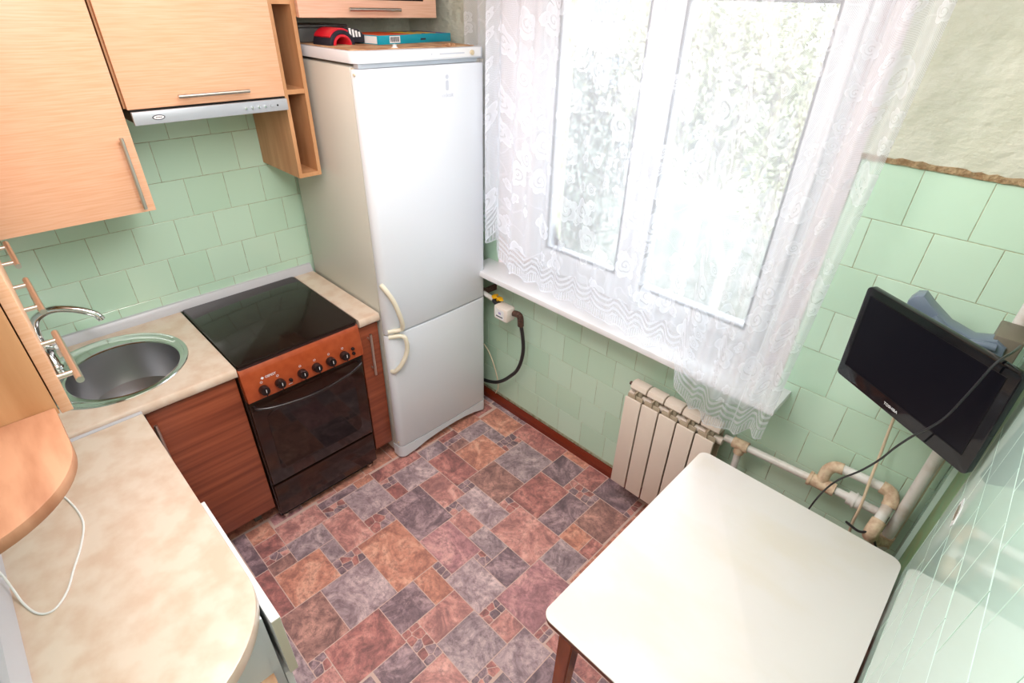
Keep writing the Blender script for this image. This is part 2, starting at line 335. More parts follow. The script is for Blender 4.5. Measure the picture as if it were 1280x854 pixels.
# the same pattern carried on where furniture hides most of it
def free(a0, a1, b0_, b1_):
    for t in TILES:
        if min(a1, t[2])-max(a0, t[1]) > 0.002 and min(b1_, t[4])-max(b0_, t[3]) > 0.002: return False
    return True
EXTRA = []
xs = [0.0]
cols = ['salmon', 'blue', 'red', 'purple', 'orange', 'pink', 'white', 'brown']
G = 0.02
for gx in range(0, 129):
    for gy in range(0, 102):
        a0, b0_ = gx*G, -2.05+gy*G
        if free(a0, a0+G, b0_, min(b0_+G, -0.02)): EXTRA.append((gx, gy))
ES = set(EXTRA)
for gx, gy in EXTRA:
    if (gx, gy) not in ES: continue
    w_ = 1
    while w_ < 11 and (gx+w_, gy) in ES: w_ += 1
    h_ = 1
    while h_ < 8 and all((gx+i, gy+h_) in ES for i in range(w_)): h_ += 1
    for i in range(w_):
        for j in range(h_): ES.discard((gx+i, gy+j))
    a0, b0_ = gx*G, -2.05+gy*G
    tile_on_floor(cols[(gx*3+gy*5) % 8], a0, min(a0+w_*G, XR), b0_, min(b0_+h_*G, -0.02))
# walls -----------------------------------------------------------------
S_ = 0.0018     # tiles stand this proud of the wall body
wl = struct(MB().box(-0.15, -S_, YD-0.1, 0.35, 0.0, ZC).build('wall_left', 'grout', None, False))
wf = struct(MB().box(-0.15, XR+0.15, YD-0.15, YD-S_, 0.0, ZC).build('wall_front', 'wall_d', None, False))
wr = struct(MB().box(XR+S_, XR+0.15, YD-0.15, -0.355, 0.0, ZC).box(XR+0.012, XR+0.15, -0.355, 0.35, 0.0, ZC).build('wall_right', 'grout', None, False))
ceil = struct(MB().box(-0.15, XR+0.15, YD-0.15, 0.35, ZC, ZC+0.1).build('ceiling', 'ceiling', None, False))
# window wall with a splayed opening
OX0, OX1, IX0, IX1, OZ0, OZ1 = 0.62, 2.035, 0.74, 1.94, 0.868, 2.16
wb = MB(); Y0, Y1, Y2 = S_, 0.11, 0.33
for x0, x1, z0, z1 in ((-0.15, XR+0.15, 0, OZ0), (-0.15, XR+0.15, OZ1+0.06, ZC)): wb.box(x0, x1, Y0, Y2, z0, z1)
wb.prism([(-0.15, Y0), (OX0, Y0), (IX0, Y1), (IX0, Y2), (-0.15, Y2)], 'z', OZ0, OZ1+0.06)
wb.prism([(OX1, Y0), (XR+0.15, Y0), (XR+0.15, Y2), (IX1, Y2), (IX1, Y1)], 'z', OZ0, OZ1+0.06)
wback = struct(wb.build('wall_back', 'grout', None, False))
# reveal plaster skins (pieces of the window wall)
rv = MB(); e_ = 0.004
rv.prism([(OX0-0.001, Y0-0.004), (OX0+0.004, Y0-0.004), (IX0+0.004, Y1), (IX0-0.001, Y1)], 'z', 0.895, OZ1)
rv.prism([(OX1+0.001, Y0-0.004), (OX1-0.004, Y0-0.004), (IX1-0.004, Y1), (IX1+0.001, Y1)], 'z', 0.895, OZ1)
rv.box(OX0, OX1, Y0-0.004, Y1, OZ1, OZ1+0.06)
rv.build('reveal_plaster', 'reveal', wback, False)
def zrows():
    return 0
TILE_ME = {}
def wall_tile(wall, plane, a0, a1, z0, z1, m='tile', gap=0.0010):
    """plane 'A': x=0 faces +x (a is y); 'B': y=0 faces -y (a is x); 'R': x=XR faces -x; 'D': y=YD faces +y"""
    a0 += gap; a1 -= gap; z0 += gap; z1 -= gap
    if a1-a0 < 0.008 or z1-z0 < 0.008: return
    w_, h_ = round(a1-a0, 4), round(z1-z0, 4); key = (plane, w_, h_, m)
    if key not in TILE_ME:
        bm = bmesh.new(); e = 0.0010
        def P(u, v, d):
            return {'A': (d-S_, u, v), 'B': (u, S_-d, v), 'R': (S_-d, u, v), 'D': (u, d-S_, v)}[plane]
        hw, hh = w_/2, h_/2
        q0 = [bm.verts.new(P(u, v, 0.0)) for u, v in ((-hw, -hh), (hw, -hh), (hw, hh), (-hw, hh))]
        q1 = [bm.verts.new(P(u, v, S_-0.0006)) for u, v in ((-hw, -hh), (hw, -hh), (hw, hh), (-hw, hh))]
        q2 = [bm.verts.new(P(u*(1-e/hw), v*(1-e/hh), S_)) for u, v in ((-hw, -hh), (hw, -hh), (hw, hh), (-hw, hh))]
        fs = [bm.faces.new(q2)]
        for A, B in ((q0, q1), (q1, q2)):
            for i in range(4): fs.append(bm.faces.new((A[i], A[(i+1) % 4], B[(i+1) % 4], B[i])))
        bmesh.ops.recalc_face_normals(bm, faces=fs)
        me = bpy.data.meshes.new('tile'); bm.to_mesh(me); bm.free(); me.materials.append(MT[m]); TILE_ME[key] = me
        # an open shell can come out inverted: make the front face look into the room
        n = me.polygons[0].normal; want = {'A': n.x > 0, 'B': n.y < 0, 'R': n.x < 0, 'D': n.y > 0}[plane]
        if not want: me.flip_normals()
    o = bpy.data.objects.new('tile', TILE_ME[key]); C.objects.link(o); o.parent = wall
    a, z = (a0+a1)/2, (z0+z1)/2
    o.location = {'A': (0, a, z), 'B': (a, 0, z), 'R': (XR, a, z), 'D': (a, YD, z)}[plane]
    tl = 0.004
    rx, rz = rnd.uniform(-tl, tl), rnd.uniform(-tl, tl)
    o.rotation_euler = (0, rx, rz) if plane in 'AR' else (rx, 0, rz)
def course(wall, plane, off, z0, z1, lo, hi, m='tile'):
    n0 = math.floor((lo-off)/T)
    a = off+n0*T
    while a < hi-0.001:
        wall_tile(wall, plane, max(a, lo), min(a+T, hi), z0, z1, m); a += T
# left wall (stove side)
zA = 1.2383
for k, off in ((2, -1.150), (1, -1.221), (0, -1.145), (-1, -1.674), (-2, -1.591), (-3, -1.514)):
    course(wl, 'A', off, zA+k*T, zA+(k+1)*T if k < 2 else 1.69, -1.95 if k < 1 else -1.5, -0.55 if k < 1 else -0.7)
# window wall, left of the radiator, below the sill
zB = 0.6636
for k, off in ((0, 0.876), (-1, 0.931), (-2, 0.846), (-3, 0.916), (-4, 0.788)):
    course(wback, 'B', off, zB+k*T, zB+(k+1)*T if k < 0 else 0.855, 0.45, 1.87)
course(wback, 'B', 0.52, 0.868, 1.018, 0.4, OX0); course(wback, 'B', 0.56, 1.018, 1.168, 0.4, OX0); course(wback, 'B', 0.52, 1.168, 1.318, 0.4, OX0)
zR = 1.5243
for k, off in ((0, 2.187), (-1, 2.115), (-2, 2.183), (-3, 2.118), (-4, 2.186), (-5, 2.106), (-6, 2.183), (-7, 2.11), (-8, 2.185), (-9, 2.11), (-10, 2.185)):
    z0 = zR+k*T; z1 = z0+T
    lo = OX1 if z0 >= 0.87 else 1.87
    if z0 < 0.87 < z1: course(wback, 'B', off, z0, 0.868, 1.87, OX1); lo = OX1
    course(wback, 'B', off, max(z0, 0.05), z1, lo, XR+0.0)
# right wall
wall_off = {0: -0.594, 1: -0.975}
for k in range(-4, 4):
    z0 = 1.262+0.152*k
    course(wr, 'R', -0.594 if k % 2 == 0 else -0.519, z0, min(z0+0.152, 1.70), -1.95, -0.357, 'tile_r')
# front wall, strip above the narrow worktop
for k in range(0, 2):
    course(wf, 'D', 0.9+0.075*k, 0.90+k*T, 0.90+(k+1)*T, 0.75, 1.8, 'tile_r')
# painted, plastered and shade-coloured skins
def skin(wall, name, m, x0, x1, y0, y1, z0, z1): return MB().box(x0, x1, y0, y1, z0, z1).build(name, m, wall, False)
pb = MB()
def plaster_sheet(x0, x1, z0, z1, nx, nz):
    bm = pb.bm; g = {}
    for i in range(nx+1):
        for j in range(nz+1):
            g[i, j] = bm.verts.new((x0+(x1-x0)*i/nx, -0.004+0.0008*(rnd.random()-.5)*2-(0.002), z0+(z1-z0)*j/nz))
    for i in range(nx):
        for j in range(nz): bm.faces.new((g[i, j], g[i+1, j], g[i+1, j+1], g[i, j+1]))
plaster_sheet(OX1, XR+0.012, 1.688, ZC, 26, 40)
plaster_sheet(-0.004, OX0, 1.318, ZC, 20, 30)
plaster_sheet(OX0, OX1, OZ1+0.03, ZC, 20, 10)
pb.build('plaster', 'plaster', wback, False)
ce = MB(); pts = []
n = 34
for i in range(n+1):
    x = OX1+(XR-OX1)*i/n; pts.append((x, 1.677+0.002*rnd.uniform(-1, 1)))
for i in range(n, -1, -1):
    x = OX1+(XR-OX1)*i/n; pts.append((x, 1.692+0.003*rnd.uniform(-1, 1)))
ce.prism(pts, 'y', -0.0085, 0.0); ce.build('chipped_plaster_edge', 'plaster_edge', wback, False)
skin(wr, 'shaded_strip', 'shade_green', XR+0.004, XR+0.012, -0.355, -0.115, 0.0, ZC)  # untiled recess; its mottled dark green also carries the TV and pipe shade
skin(wr, 'painted_corner', 'tile_r', XR-0.006, XR+0.012, -0.085, 0.004, 0.0, 1.70)
skin(wr, 'upper_paint', 'plaster', XR+0.0, XR+0.01, YD, 0.004, 1.72, ZC)
skin(wl, 'upper_paint', 'plaster', -S_, -0.001, YD, 0.0, 1.70, ZC)
# chipped tile in the right wall
hl = MB(); q = []
for i in range(14):
    a = 2*PI*i/14; r = 0.024*(0.75+0.4*rnd.random()); q.append((-0.520+r*1.7*math.cos(a), 1.118+r*math.sin(a)))
hl.prism(q, 'x', XR-0.0012, XR+0.002); hl.build('chipped_glaze', 'white', wr, False)
hl = MB(); hl.prism([(-0.520+(y+0.520)*0.62, 1.118+(z-1.118)*0.6) for y, z in q], 'x', XR-0.0018, XR+0.002); hl.build('broken_patch', 'hole', wr, False)
# baseboard
struct(MB().prism([(-0.004, 0.0), (-0.024, 0.0), (-0.024, 0.03), (-0.012, 0.052), (-0.004, 0.052)], 'x', 0.0, XR).build('baseboard_back', 'skirting', None, False))

# ================================================================= WINDOW
CZ = 0.862           # worktop height
win = tag(thing('window_1', None, None, (1.34, 0.12, 0.93)), kind='structure')
WZ0, WZ1 = 0.890, 2.15
fr = MB()
for a in ((IX0, IX0+0.055), (IX1-0.055, IX1), (1.285, 1.335)): fr.box(a[0], a[1], 0.105, 0.165, WZ0-0.001, WZ1+0.001)
fr.box(IX0+0.003, IX1-0.003, 0.1065, 0.1635, WZ0, WZ0+0.068).box(IX0+0.003, IX1-0.003, 0.1065, 0.1635, WZ1-0.05, WZ1)
fr.build('window_frame', 'pvc', win)
def sash(x0, x1, z0, z1, gx0, gx1, gz0, gz1, y0, y1):
    b = MB()
    b.box(x0, gx0, y0, y1, z0, z1, 0.004).box(gx1, x1, y0, y1, z0, z1, 0.004)
    b.box(gx0-0.002, gx1+0.002, y0, y1, z0, gz0, 0.004).box(gx0-0.002, gx1+0.002, y0, y1, gz1, z1, 0.004)
    f = b.build('sash', 'pvc', win)
    g = MB(); t = 0.004
    for yy in (y0-0.001,):
        g.box(gx0-t, gx0+t, yy, yy+0.01, gz0-t, gz1+t).box(gx1-t, gx1+t, yy, yy+0.01, gz0-t, gz1+t)
        g.box(gx0, gx1, yy, yy+0.01, gz0-t, gz0+t).box(gx0, gx1, yy, yy+0.01, gz1-t, gz1+t)
    g.build('gasket', 'gasket', f, False)
    MB().box(gx0-0.005, gx1+0.005, (y0+y1)/2, (y0+y1)/2+0.006, gz0-0.005, gz1+0.005).build('pane', GLASS, f, False)
m, nt, b_ = nm('window_glass'); N = nt.nodes; L = nt.links
tr = N.new('ShaderNodeBsdfTransparent'); tr.inputs['Color'].default_value = (0.96, 0.98, 0.97, 1); gl = N.new('ShaderNodeBsdfGlossy'); gl.inputs['Roughness'].default_value = 0.02
fz = N.new('ShaderNodeFresnel'); fz.inputs['IOR'].default_value = 1.45; mx = N.new('ShaderNodeMixShader')
L.new(fz.outputs[0], mx.inputs[0]); L.new(tr.outputs[0], mx.inputs[1]); L.new(gl.outputs[0], mx.inputs[2]); L.new(mx.outputs[0], N['Material Output'].inputs['Surface'])
GLASS = m; MT['glass'] = m
sash(IX0+0.045, 1.295, 0.955, 2.11, 0.845, 1.243, 1.02, 2.045, 0.098, 0.155)
sash(1.322, IX1-0.03, 0.94, 2.10, 1.385, 1.842, 1.005, 2.035, 0.085, 0.150)
hb = MB(); hb.box(1.337, 1.358, 0.078, 0.086, 1.50, 1.57, 0.003).box(1.341, 1.354, 0.05, 0.066, 1.43, 1.55, 0.004).tube([(1.3475, 0.08, 1.54), (1.3475, 0.056, 1.54)], 0.006)
hb.build('window_handle', 'white', win)
# sill board
sb = MB()
sb.prism([(0.60-0.05, -0.150), (2.085, -0.150), (2.085, 0.0), (OX1+0.0, 0.0), (IX1, 0.108), (IX0, 0.108), (OX0, 0.0), (0.55, 0.0)], 'z', 0.868, 0.895, 0.003)
tag(sb.build('trim_1', 'sill'), kind='structure')

# ================================================================= CURTAIN
def bottom(x):
    K = [(0.47, 1.05), (0.62, 1.06), (0.70, 1.05), (0.80, 1.16), (0.83, 1.03), (0.88, 0.99), (0.96, 0.985), (1.05, 0.975), (1.2, 0.968), (1.31, 0.965), (1.45, 0.955), (1.58, 0.948), (1.70, 0.94), (1.755, 0.925), (1.79, 0.82), (1.87, 0.765), (1.97, 0.74), (2.04, 0.755), (2.12, 0.79), (2.2, 0.80)]
    for (a, za), (b, zb_) in zip(K, K[1:]):
        if a <= x <= b:
            t = (x-a)/(b-a); t = t*t*(3-2*t); return za+(zb_-za)*t
    return K[0][1] if x < K[0][0] else K[-1][1]
def curtain():
    me = bpy.data.meshes.new('curtain'); bm = bmesh.new(); uvl = bm.loops.layers.uv.new('UVMap')
    nx, nz = 300, 70; ZT = 2.40; g = {}
    for i in range(nx+1):
        u = i/nx; x0 = 0.475+u*(2.160-0.475)
        # strong gathers at both ends, calm in the middle
        el = max(0, 1-(x0-0.475)/0.50); er = max(0, (x0-1.83)/0.33)
        scal = 0.5-0.5*abs(math.sin(PI*(x0-0.60)/0.108))
        for j in range(nz+1):
            v = j/nz
            x = x0 - max(0, v)*0.075*max(0, (x0-1.5)/0.66)*(1.0)
            zb_ = bottom(x0)+0.034*scal
            z = ZT+(zb_-ZT)*v
            amp = 0.009+0.024*el+0.024*er
            amp *= 1-0.55*v*min(1, er*3)
            ph = 2*PI*(x0-0.585)/0.088+7*er
            fold = amp*math.sin(ph+0.5*math.sin(3*v+x0*5))+0.006*math.sin(2*PI*x0/0.21+v*2)
            base = -0.185-0.01*v-(0.004*math.sin(9*x0))
            bl = min(1, max(0, (x0-0.66)/0.10)); bl = bl*bl*(3-2*bl); base = -0.055+(base+0.055)*bl; fold *= (0.75+0.25*bl)
            g[i, j] = (bm.verts.new((x, base+fold, z)), u*(1.685)*1.25, (ZT-z), zb_)
    bm.verts.ensure_lookup_table()
    for i in range(nx):
        for j in range(nz):
            ks = ((i, j), (i+1, j), (i+1, j+1), (i, j+1)); f = bm.faces.new([g[k][0] for k in ks])
            for lp, k in zip(f.loops, ks): lp[uvl].uv = (g[k][1], (g[k][0].co.z-g[k][3]))   # v = height above the hem
            f.smooth = True
    bm.to_mesh(me); bm.free(); return me
m, nt, pb_ = nm('lace_tulle'); N = nt.nodes; L = nt.links; N.remove(pb_)
def M_(op, a, b=None, c=None, clamp=False):
    n = N.new('ShaderNodeMath'); n.operation = op; n.use_clamp = clamp
    for i, x in enumerate((a, b, c)):
        if x is None: continue
        if isinstance(x, (int, float)): n.inputs[i].default_value = x
        else: L.new(x, n.inputs[i])
    return n.outputs[0]
uv = N.new('ShaderNodeUVMap'); sp = N.new('ShaderNodeSeparateXYZ'); L.new(uv.outputs[0], sp.inputs[0]); U, V = sp.outputs[0], sp.outputs[1]
def comb(a, b):
    c = N.new('ShaderNodeCombineXYZ'); L.new(a, c.inputs[0]); L.new(b, c.inputs[1]); return c.outputs[0]
# roses on scattered cells
def roses(scale, rad, seed, dens):
    sc_ = N.new('ShaderNodeVectorMath'); sc_.operation = 'MULTIPLY_ADD'; L.new(uv.outputs[0], sc_.inputs[0]); sc_.inputs[1].default_value = (scale, scale, 0); sc_.inputs[2].default_value = (seed, seed*1.7, 0)
    vo = N.new('ShaderNodeTexVoronoi'); vo.voronoi_dimensions = '2D'; vo.inputs['Scale'].default_value = 1; vo.inputs['Randomness'].default_value = 0.75; L.new(sc_.outputs[0], vo.inputs['Vector'])
    df = N.new('ShaderNodeVectorMath'); df.operation = 'SUBTRACT'; L.new(sc_.outputs[0], df.inputs[0]); L.new(vo.outputs['Position'], df.inputs[1])
    s2 = N.new('ShaderNodeSeparateXYZ'); L.new(df.outputs[0], s2.inputs[0])
    r = vo.outputs['Distance']; th = M_('ARCTAN2', s2.outputs[1], s2.outputs[0])
    col = N.new('ShaderNodeSeparateColor'); L.new(vo.outputs['Color'], col.inputs[0])
    pet = M_('MULTIPLY_ADD', M_('ABSOLUTE', M_('SINE', M_('MULTIPLY', th, 2.5))), rad*0.3, rad*0.75)
    inside = M_('LESS_THAN', r, pet)
    edge = M_('LESS_THAN', M_('ABSOLUTE', M_('SUBTRACT', r, pet)), 0.025)
    spiral = M_('GREATER_THAN', M_('SINE', M_('ADD', M_('MULTIPLY', r, 58/ (rad/0.3)), th)), 0.55)
    core = M_('LESS_THAN', r, rad*0.62)
    body = M_('SUBTRACT', M_('MULTIPLY', inside, 0.78), M_('MULTIPLY', M_('MULTIPLY', spiral, core), 0.34), clamp=True)
    tot = M_('MAXIMUM', body, M_('MULTIPLY', edge, 0.85))
    return M_('MULTIPLY', tot, M_('GREATER_THAN', col.outputs[0], 1-dens))
r1 = roses(7.5, 0.34, 3.1, 0.62); r2 = roses(15.0, 0.30, 9.4, 0.42)
lace = M_('MAXIMUM', r1, r2)
# curling stems
nz_ = N.new('ShaderNodeTexNoise'); nz_.inputs['Scale'].default_value = 7; nz_.inputs['Detail'].default_value = 1; L.new(uv.outputs[0], nz_.inputs['Vector'])
stem = M_('LESS_THAN', M_('ABSOLUTE', M_('SUBTRACT', nz_.outputs['Fac'], 0.5)), 0.010)
lace = M_('MAXIMUM', lace, M_('MULTIPLY', stem, 0.6))
# hem: scalloped bands and fans in the last 14 cm
cell = M_('MULTIPLY', U, 1/0.135)
fu = M_('MULTIPLY', M_('ABSOLUTE', M_('SINE', M_('MULTIPLY', cell, PI))), 0.03)
hv = M_('ADD', V, M_('MULTIPLY', fu, -1.0))
bands = M_('GREATER_THAN', M_('SINE', M_('MULTIPLY', M_('ADD', V, M_('MULTIPLY', fu, 1.0)), 2*PI/0.024)), 0.1)
fans = M_('GREATER_THAN', M_('SINE', M_('MULTIPLY', U, 2*PI/0.0105)), -0.25)
inhem = M_('LESS_THAN', V, 0.115); infan = M_('LESS_THAN', V, 0.040)
hem = M_('ADD', M_('MULTIPLY', bands, M_('SUBTRACT', inhem, infan, clamp=True)), M_('MULTIPLY', fans, infan), clamp=True)
edge = M_('LESS_THAN', V, 0.006)
lace = M_('MAXIMUM', M_('MULTIPLY', lace, M_('SUBTRACT', 1.0, inhem)), M_('MAXIMUM', M_('MULTIPLY', hem, 0.75), M_('MULTIPLY', edge, 0.85)))
rib = M_('LESS_THAN', M_('ABSOLUTE', M_('SUBTRACT', U, 1.955)), 0.003)
lace = M_('MAXIMUM', lace, M_('MULTIPLY', rib, 0.8))
# fine net
net = M_('MAXIMUM', M_('GREATER_THAN', M_('SINE', M_('MULTIPLY', M_('ADD', U, V), 2*PI/0.0042)), 0.55), M_('GREATER_THAN', M_('SINE', M_('MULTIPLY', M_('SUBTRACT', U, V), 2*PI/0.0042)), 0.55))
basea = M_('SUBTRACT', M_('MULTIPLY_ADD', net, 0.18, 0.36), M_('MULTIPLY', inhem, 0.22))
alpha = M_('MAXIMUM', basea, M_('MULTIPLY', lace, 0.82))
trn = N.new('ShaderNodeBsdfTransparent'); tl = N.new('ShaderNodeBsdfTranslucent'); di = N.new('ShaderNodeBsdfDiffuse')
tl.inputs['Color'].default_value = (0.91, 0.93, 0.99, 1); di.inputs['Color'].default_value = (0.91, 0.93, 0.99, 1)
ms = N.new('ShaderNodeMixShader'); ms.inputs[0].default_value = 0.5; L.new(tl.outputs[0], ms.inputs[1]); L.new(di.outputs[0], ms.inputs[2])
ma = N.new('ShaderNodeMixShader'); L.new(alpha, ma.inputs[0]); L.new(trn.outputs[0], ma.inputs[1]); L.new(ms.outputs[0], ma.inputs[2]); L.new(ma.outputs[0], N['Material Output'].inputs['Surface'])
MT['lace'] = m
cu_ = link('curtain', curtain(), 'lace'); tag(cu_, 'sheer white lace curtain with roses and scalloped hem, hanging before the window', 'curtain')
rod = MB(); rod.tube([(0.45, -0.185, 2.41), (2.3, -0.185, 2.41)], 0.012); ro = rod.build('curtain_rod', 'white')
for x_ in (0.50, 2.24): MB().box(x_, x_+0.02, -0.185, -0.004, 2.40, 2.42).build('rod_bracket', 'white', ro)
tag(ro, 'white curtain rod above the window', 'curtain rod')

# ================================================================= KITCHEN, LEFT WALL
SX0, SX1 = -1.312, -0.812     # cooker along y
def slab_with_hole(x0, x1, y0, y1, z0, z1, cx, cy, r, n=64):
    b = MB(); bm = b.bm; ang = [2*PI*k/n for k in range(n)]
    for c in ((x0, y0), (x1, y0), (x1, y1), (x0, y1)): ang.append(math.atan2(c[1]-cy, c[0]-cx) % (2*PI))
    ang = sorted(set(round(a, 6) for a in ang)); rows = []
    for a in ang:
        dx, dy = math.cos(a), math.sin(a); t = 1e9
        if dx > 1e-9: t = min(t, (x1-cx)/dx)
        if dx < -1e-9: t = min(t, (x0-cx)/dx)
        if dy > 1e-9: t = min(t, (y1-cy)/dy)
        if dy < -1e-9: t = min(t, (y0-cy)/dy)
        i = (cx+r*dx, cy+r*dy); o = (cx+t*dx, cy+t*dy)
        rows.append([bm.verts.new((*i, z1)), bm.verts.new((*o, z1)), bm.verts.new((*o, z0)), bm.verts.new((*i, z0))])
    fs = []
    for k in range(len(rows)):
        A, B = rows[k], rows[(k+1) % len(rows)]
        for q in range(4): fs.append(bm.faces.new((A[q], A[(q+1) % 4], B[(q+1) % 4], B[q])))
    bmesh.ops.recalc_face_normals(bm, faces=fs); return b
SKX, SKY, SKR = 0.302, -1.622, 0.236
wt = thing('worktop', 'beige stone-look worktop around the steel sink beside the cooker', 'worktop', (0.3, -1.7, CZ))
slab_with_hole(0.0, 0.596, YD, SX0-0.004, CZ-0.038, CZ, SKX, SKY, 0.212).build('board', 'counter', wt, False)
b = MB(); b.prism([(0.596, CZ-0.038), (0.601, CZ-0.037), (0.606, CZ-0.030), (0.607, CZ-0.019), (0.606, CZ-0.008), (0.601, CZ-0.001), (0.596, CZ)], 'y', YD, SX0-0.004); b.build('front_edge', 'counter', wt)
MB().box(0.0, 0.604, SX0-0.004, SX0-0.003, CZ-0.037, CZ-0.0005).build('end_band', 'creamedge', wt, False)
w2 = thing('worktop', 'narrow strip of beige worktop between the cooker and the fridge', 'worktop', (0.3, -0.75, CZ))
MB().box(0.0, 0.596, SX1+0.006, -0.707, CZ-0.038, CZ).build('board', 'counter', w2, False)
b = MB(); b.prism([(0.596, CZ-0.038), (0.601, CZ-0.037), (0.606, CZ-0.030), (0.607, CZ-0.019), (0.606, CZ-0.008), (0.601, CZ-0.001), (0.596, CZ)], 'y', SX1+0.006, -0.707); b.build('front_edge', 'counter', w2)
# long worktop along the front wall, rounded free corner
XE, YF = 1.690, -1.627
R_ = 0.235
pts = [(0.648, YD+0.0), (XE, YD)] + [(XE, YF-R_*1.15)] + [(XE-R_+R_*math.cos(math.radians(a)), YF-R_*1.15+R_*1.15*math.sin(math.radians(a))) for a in range(6, 90, 6)] + [(XE-R_, YF), (0.648, YF)]
w3 = thing('worktop', 'long cream worktop with a rounded corner and a white cable lying on it', 'worktop', (1.1, -1.85, CZ))
b = MB(); b.prism(pts, 'z', CZ-0.037, CZ+0.002, 0.0025); b.build('board', 'counter', w3)
MB().box(0.634, 0.648, YD, YF+0.0, CZ-0.01, CZ+0.0035).build('joint_strip', 'strip', w3, False)
# plastic edge strips against the walls
b = MB(); b.prism([(-0.0, CZ), (0.030, CZ), (0.030, CZ+0.006), (0.012, CZ+0.034), (0.0, CZ+0.036)], 'y', YD+0.03, -0.707); tag(b.build('trim_2', 'strip'), kind='structure')
b = MB(); b.prism([(YD, CZ+0.002), (YD+0.034, CZ+0.002), (YD+0.034, CZ+0.008), (YD+0.012, CZ+0.036), (YD, CZ+0.038)], 'x', 0.03, XE); tag(b.build('trim_3', 'strip'), kind='structure')
# sink ------------------------------------------------------------------
sk = thing('sink', 'round stainless steel sink set in the beige worktop', 'sink', (SKX, SKY, CZ))
b = MB(); bx_, by_, br_ = 0.334, -1.598, 0.178
bm = b.bm; n = 64; rings = []
def ring(cx, cy, r, z): return [bm.verts.new((cx+r*math.cos(2*PI*k/n), cy+r*math.sin(2*PI*k/n), z)) for k in range(n)]
rings = [ring(SKX, SKY, SKR, CZ+0.0005), ring(SKX, SKY, SKR-0.002, CZ+0.004), ring(SKX, SKY, SKR-0.014, CZ+0.0045), ring(SKX+0.002, SKY+0.002, SKR-0.018, CZ+0.0022),
         ring(bx_, by_, br_+0.006, CZ+0.0022), ring(bx_, by_, br_+0.002, CZ+0.0035), ring(bx_, by_, br_-0.003, CZ+0.001)]
for A, B in zip(rings, rings[1:]):
    for k in range(n): bm.faces.new((A[k], A[(k+1) % n], B[(k+1) % n], B[k]))
bmesh.ops.recalc_face_normals(bm, faces=bm.faces[:]); b.build('rim', 'steel_rim', sk)
b = MB(); b.lathe([(br_-0.003, 0.001), (br_-0.006, -0.03), (br_-0.012, -0.10), (br_-0.03, -0.140), (br_-0.07, -0.158), (0.03, -0.165), (0.03, -0.170), (0.0, -0.171)], (bx_, by_, CZ), seg=64); b.build('bowl', 'steel', sk)
b = MB(); b.lathe([(0.028, 0), (0.026, 0.003), (0.012, 0.001), (0, 0.001)], (bx_, by_, CZ-0.168)); b.build('drain', 'chrome', sk)
# mixer tap
tp = thing('mixer_tap', 'chrome gooseneck mixer tap standing on the sink rim', 'tap', (0.150, -1.772, CZ+0.003))
fx, fy = 0.150, -1.772
b = MB(); b.lathe([(0.030, 0.0), (0.030, 0.006), (0.024, 0.012), (0.023, 0.05), (0.025, 0.056), (0.025, 0.085), (0.021, 0.10), (0.0, 0.104)], (fx, fy, CZ+0.003), seg=32); b.build('body', 'chrome', tp)
sp_ = smooth_path([(fx, fy, CZ+0.06), (fx-0.012, fy-0.004, CZ+0.13), (fx-0.010, fy+0.012, CZ+0.185), (fx+0.008, fy+0.06, CZ+0.213), (fx+0.028, fy+0.115, CZ+0.205), (fx+0.046, fy+0.165, CZ+0.178), (fx+0.050, fy+0.178, CZ+0.160)], 8)
b = MB(); b.tube(sp_, [0.0155-0.0030*min(1, i/30) for i in range(len(sp_))], 16); b.build('spout', 'chrome', tp)
b = MB(); b.tube([sp_[-1], sp_[-1]+Vector((0.001, 0.004, -0.012))], 0.013, 16); b.build('aerator', 'chrome', tp)
b = MB(); b.tube([(fx+0.012, fy+0.004, CZ+0.085), (fx+0.06, fy+0.02, CZ+0.10), (fx+0.085, fy+0.03, CZ+0.112)], [0.008, 0.006, 0.007], 12); b.build('lever', 'chrome', tp)
# base cabinet under the sink --------------------------------------------
bc = thing('base_cabinet', 'reddish wood base cabinet under the sink worktop', 'cabinet', (0.3, -1.5, 0.0))
MB().box(0.02, 0.565, -1.900, -1.884, 0.10, CZ-0.039).build('side_panel', 'chip', bc, False)
MB().box(0.02, 0.565, -1.334, -1.318, 0.10, CZ-0.039).build('side_panel', 'chip', bc, False)
MB().box(0.02, 0.565, -1.884, -1.334, 0.10, 0.116).build('bottom_panel', 'chip', bc, False)
MB().box(0.567, 0.585, -1.618, -1.322, 0.112, CZ-0.050, 0.0015).build('door', 'brownwood', bc)
bar_handle('handle', (0.612, -1.606, 0.57), (0.612, -1.606, 0.775), (-0.027, 0, 0), bc, 0.006, 0.03)
for y in (-1.40, -1.60): MB().box(0.47, 0.50, y, y+0.03, 0.0, 0.10).build('foot', 'gap', bc)
nc = thing('base_cabinet', 'narrow reddish wood base cabinet between the cooker and the fridge', 'cabinet', (0.3, -0.76, 0.0))
b = MB(); b.box(0.02, 0.565, -0.803, -0.712, 0.10, CZ-0.039); b.build('carcass', 'chip', nc, False)
MB().box(0.567, 0.585, -0.804, -0.710, 0.108, CZ-0.050, 0.0015).build('door', 'brownwood', nc)
bar_handle('handle', (0.612, -0.765, 0.566), (0.612, -0.765, 0.781), (-0.027, 0, 0), nc, 0.006, 0.03)
b = MB(); b.box(0.45, 0.48, -0.78, -0.74, 0.0, 0.10); b.build('foot', 'gap', nc)

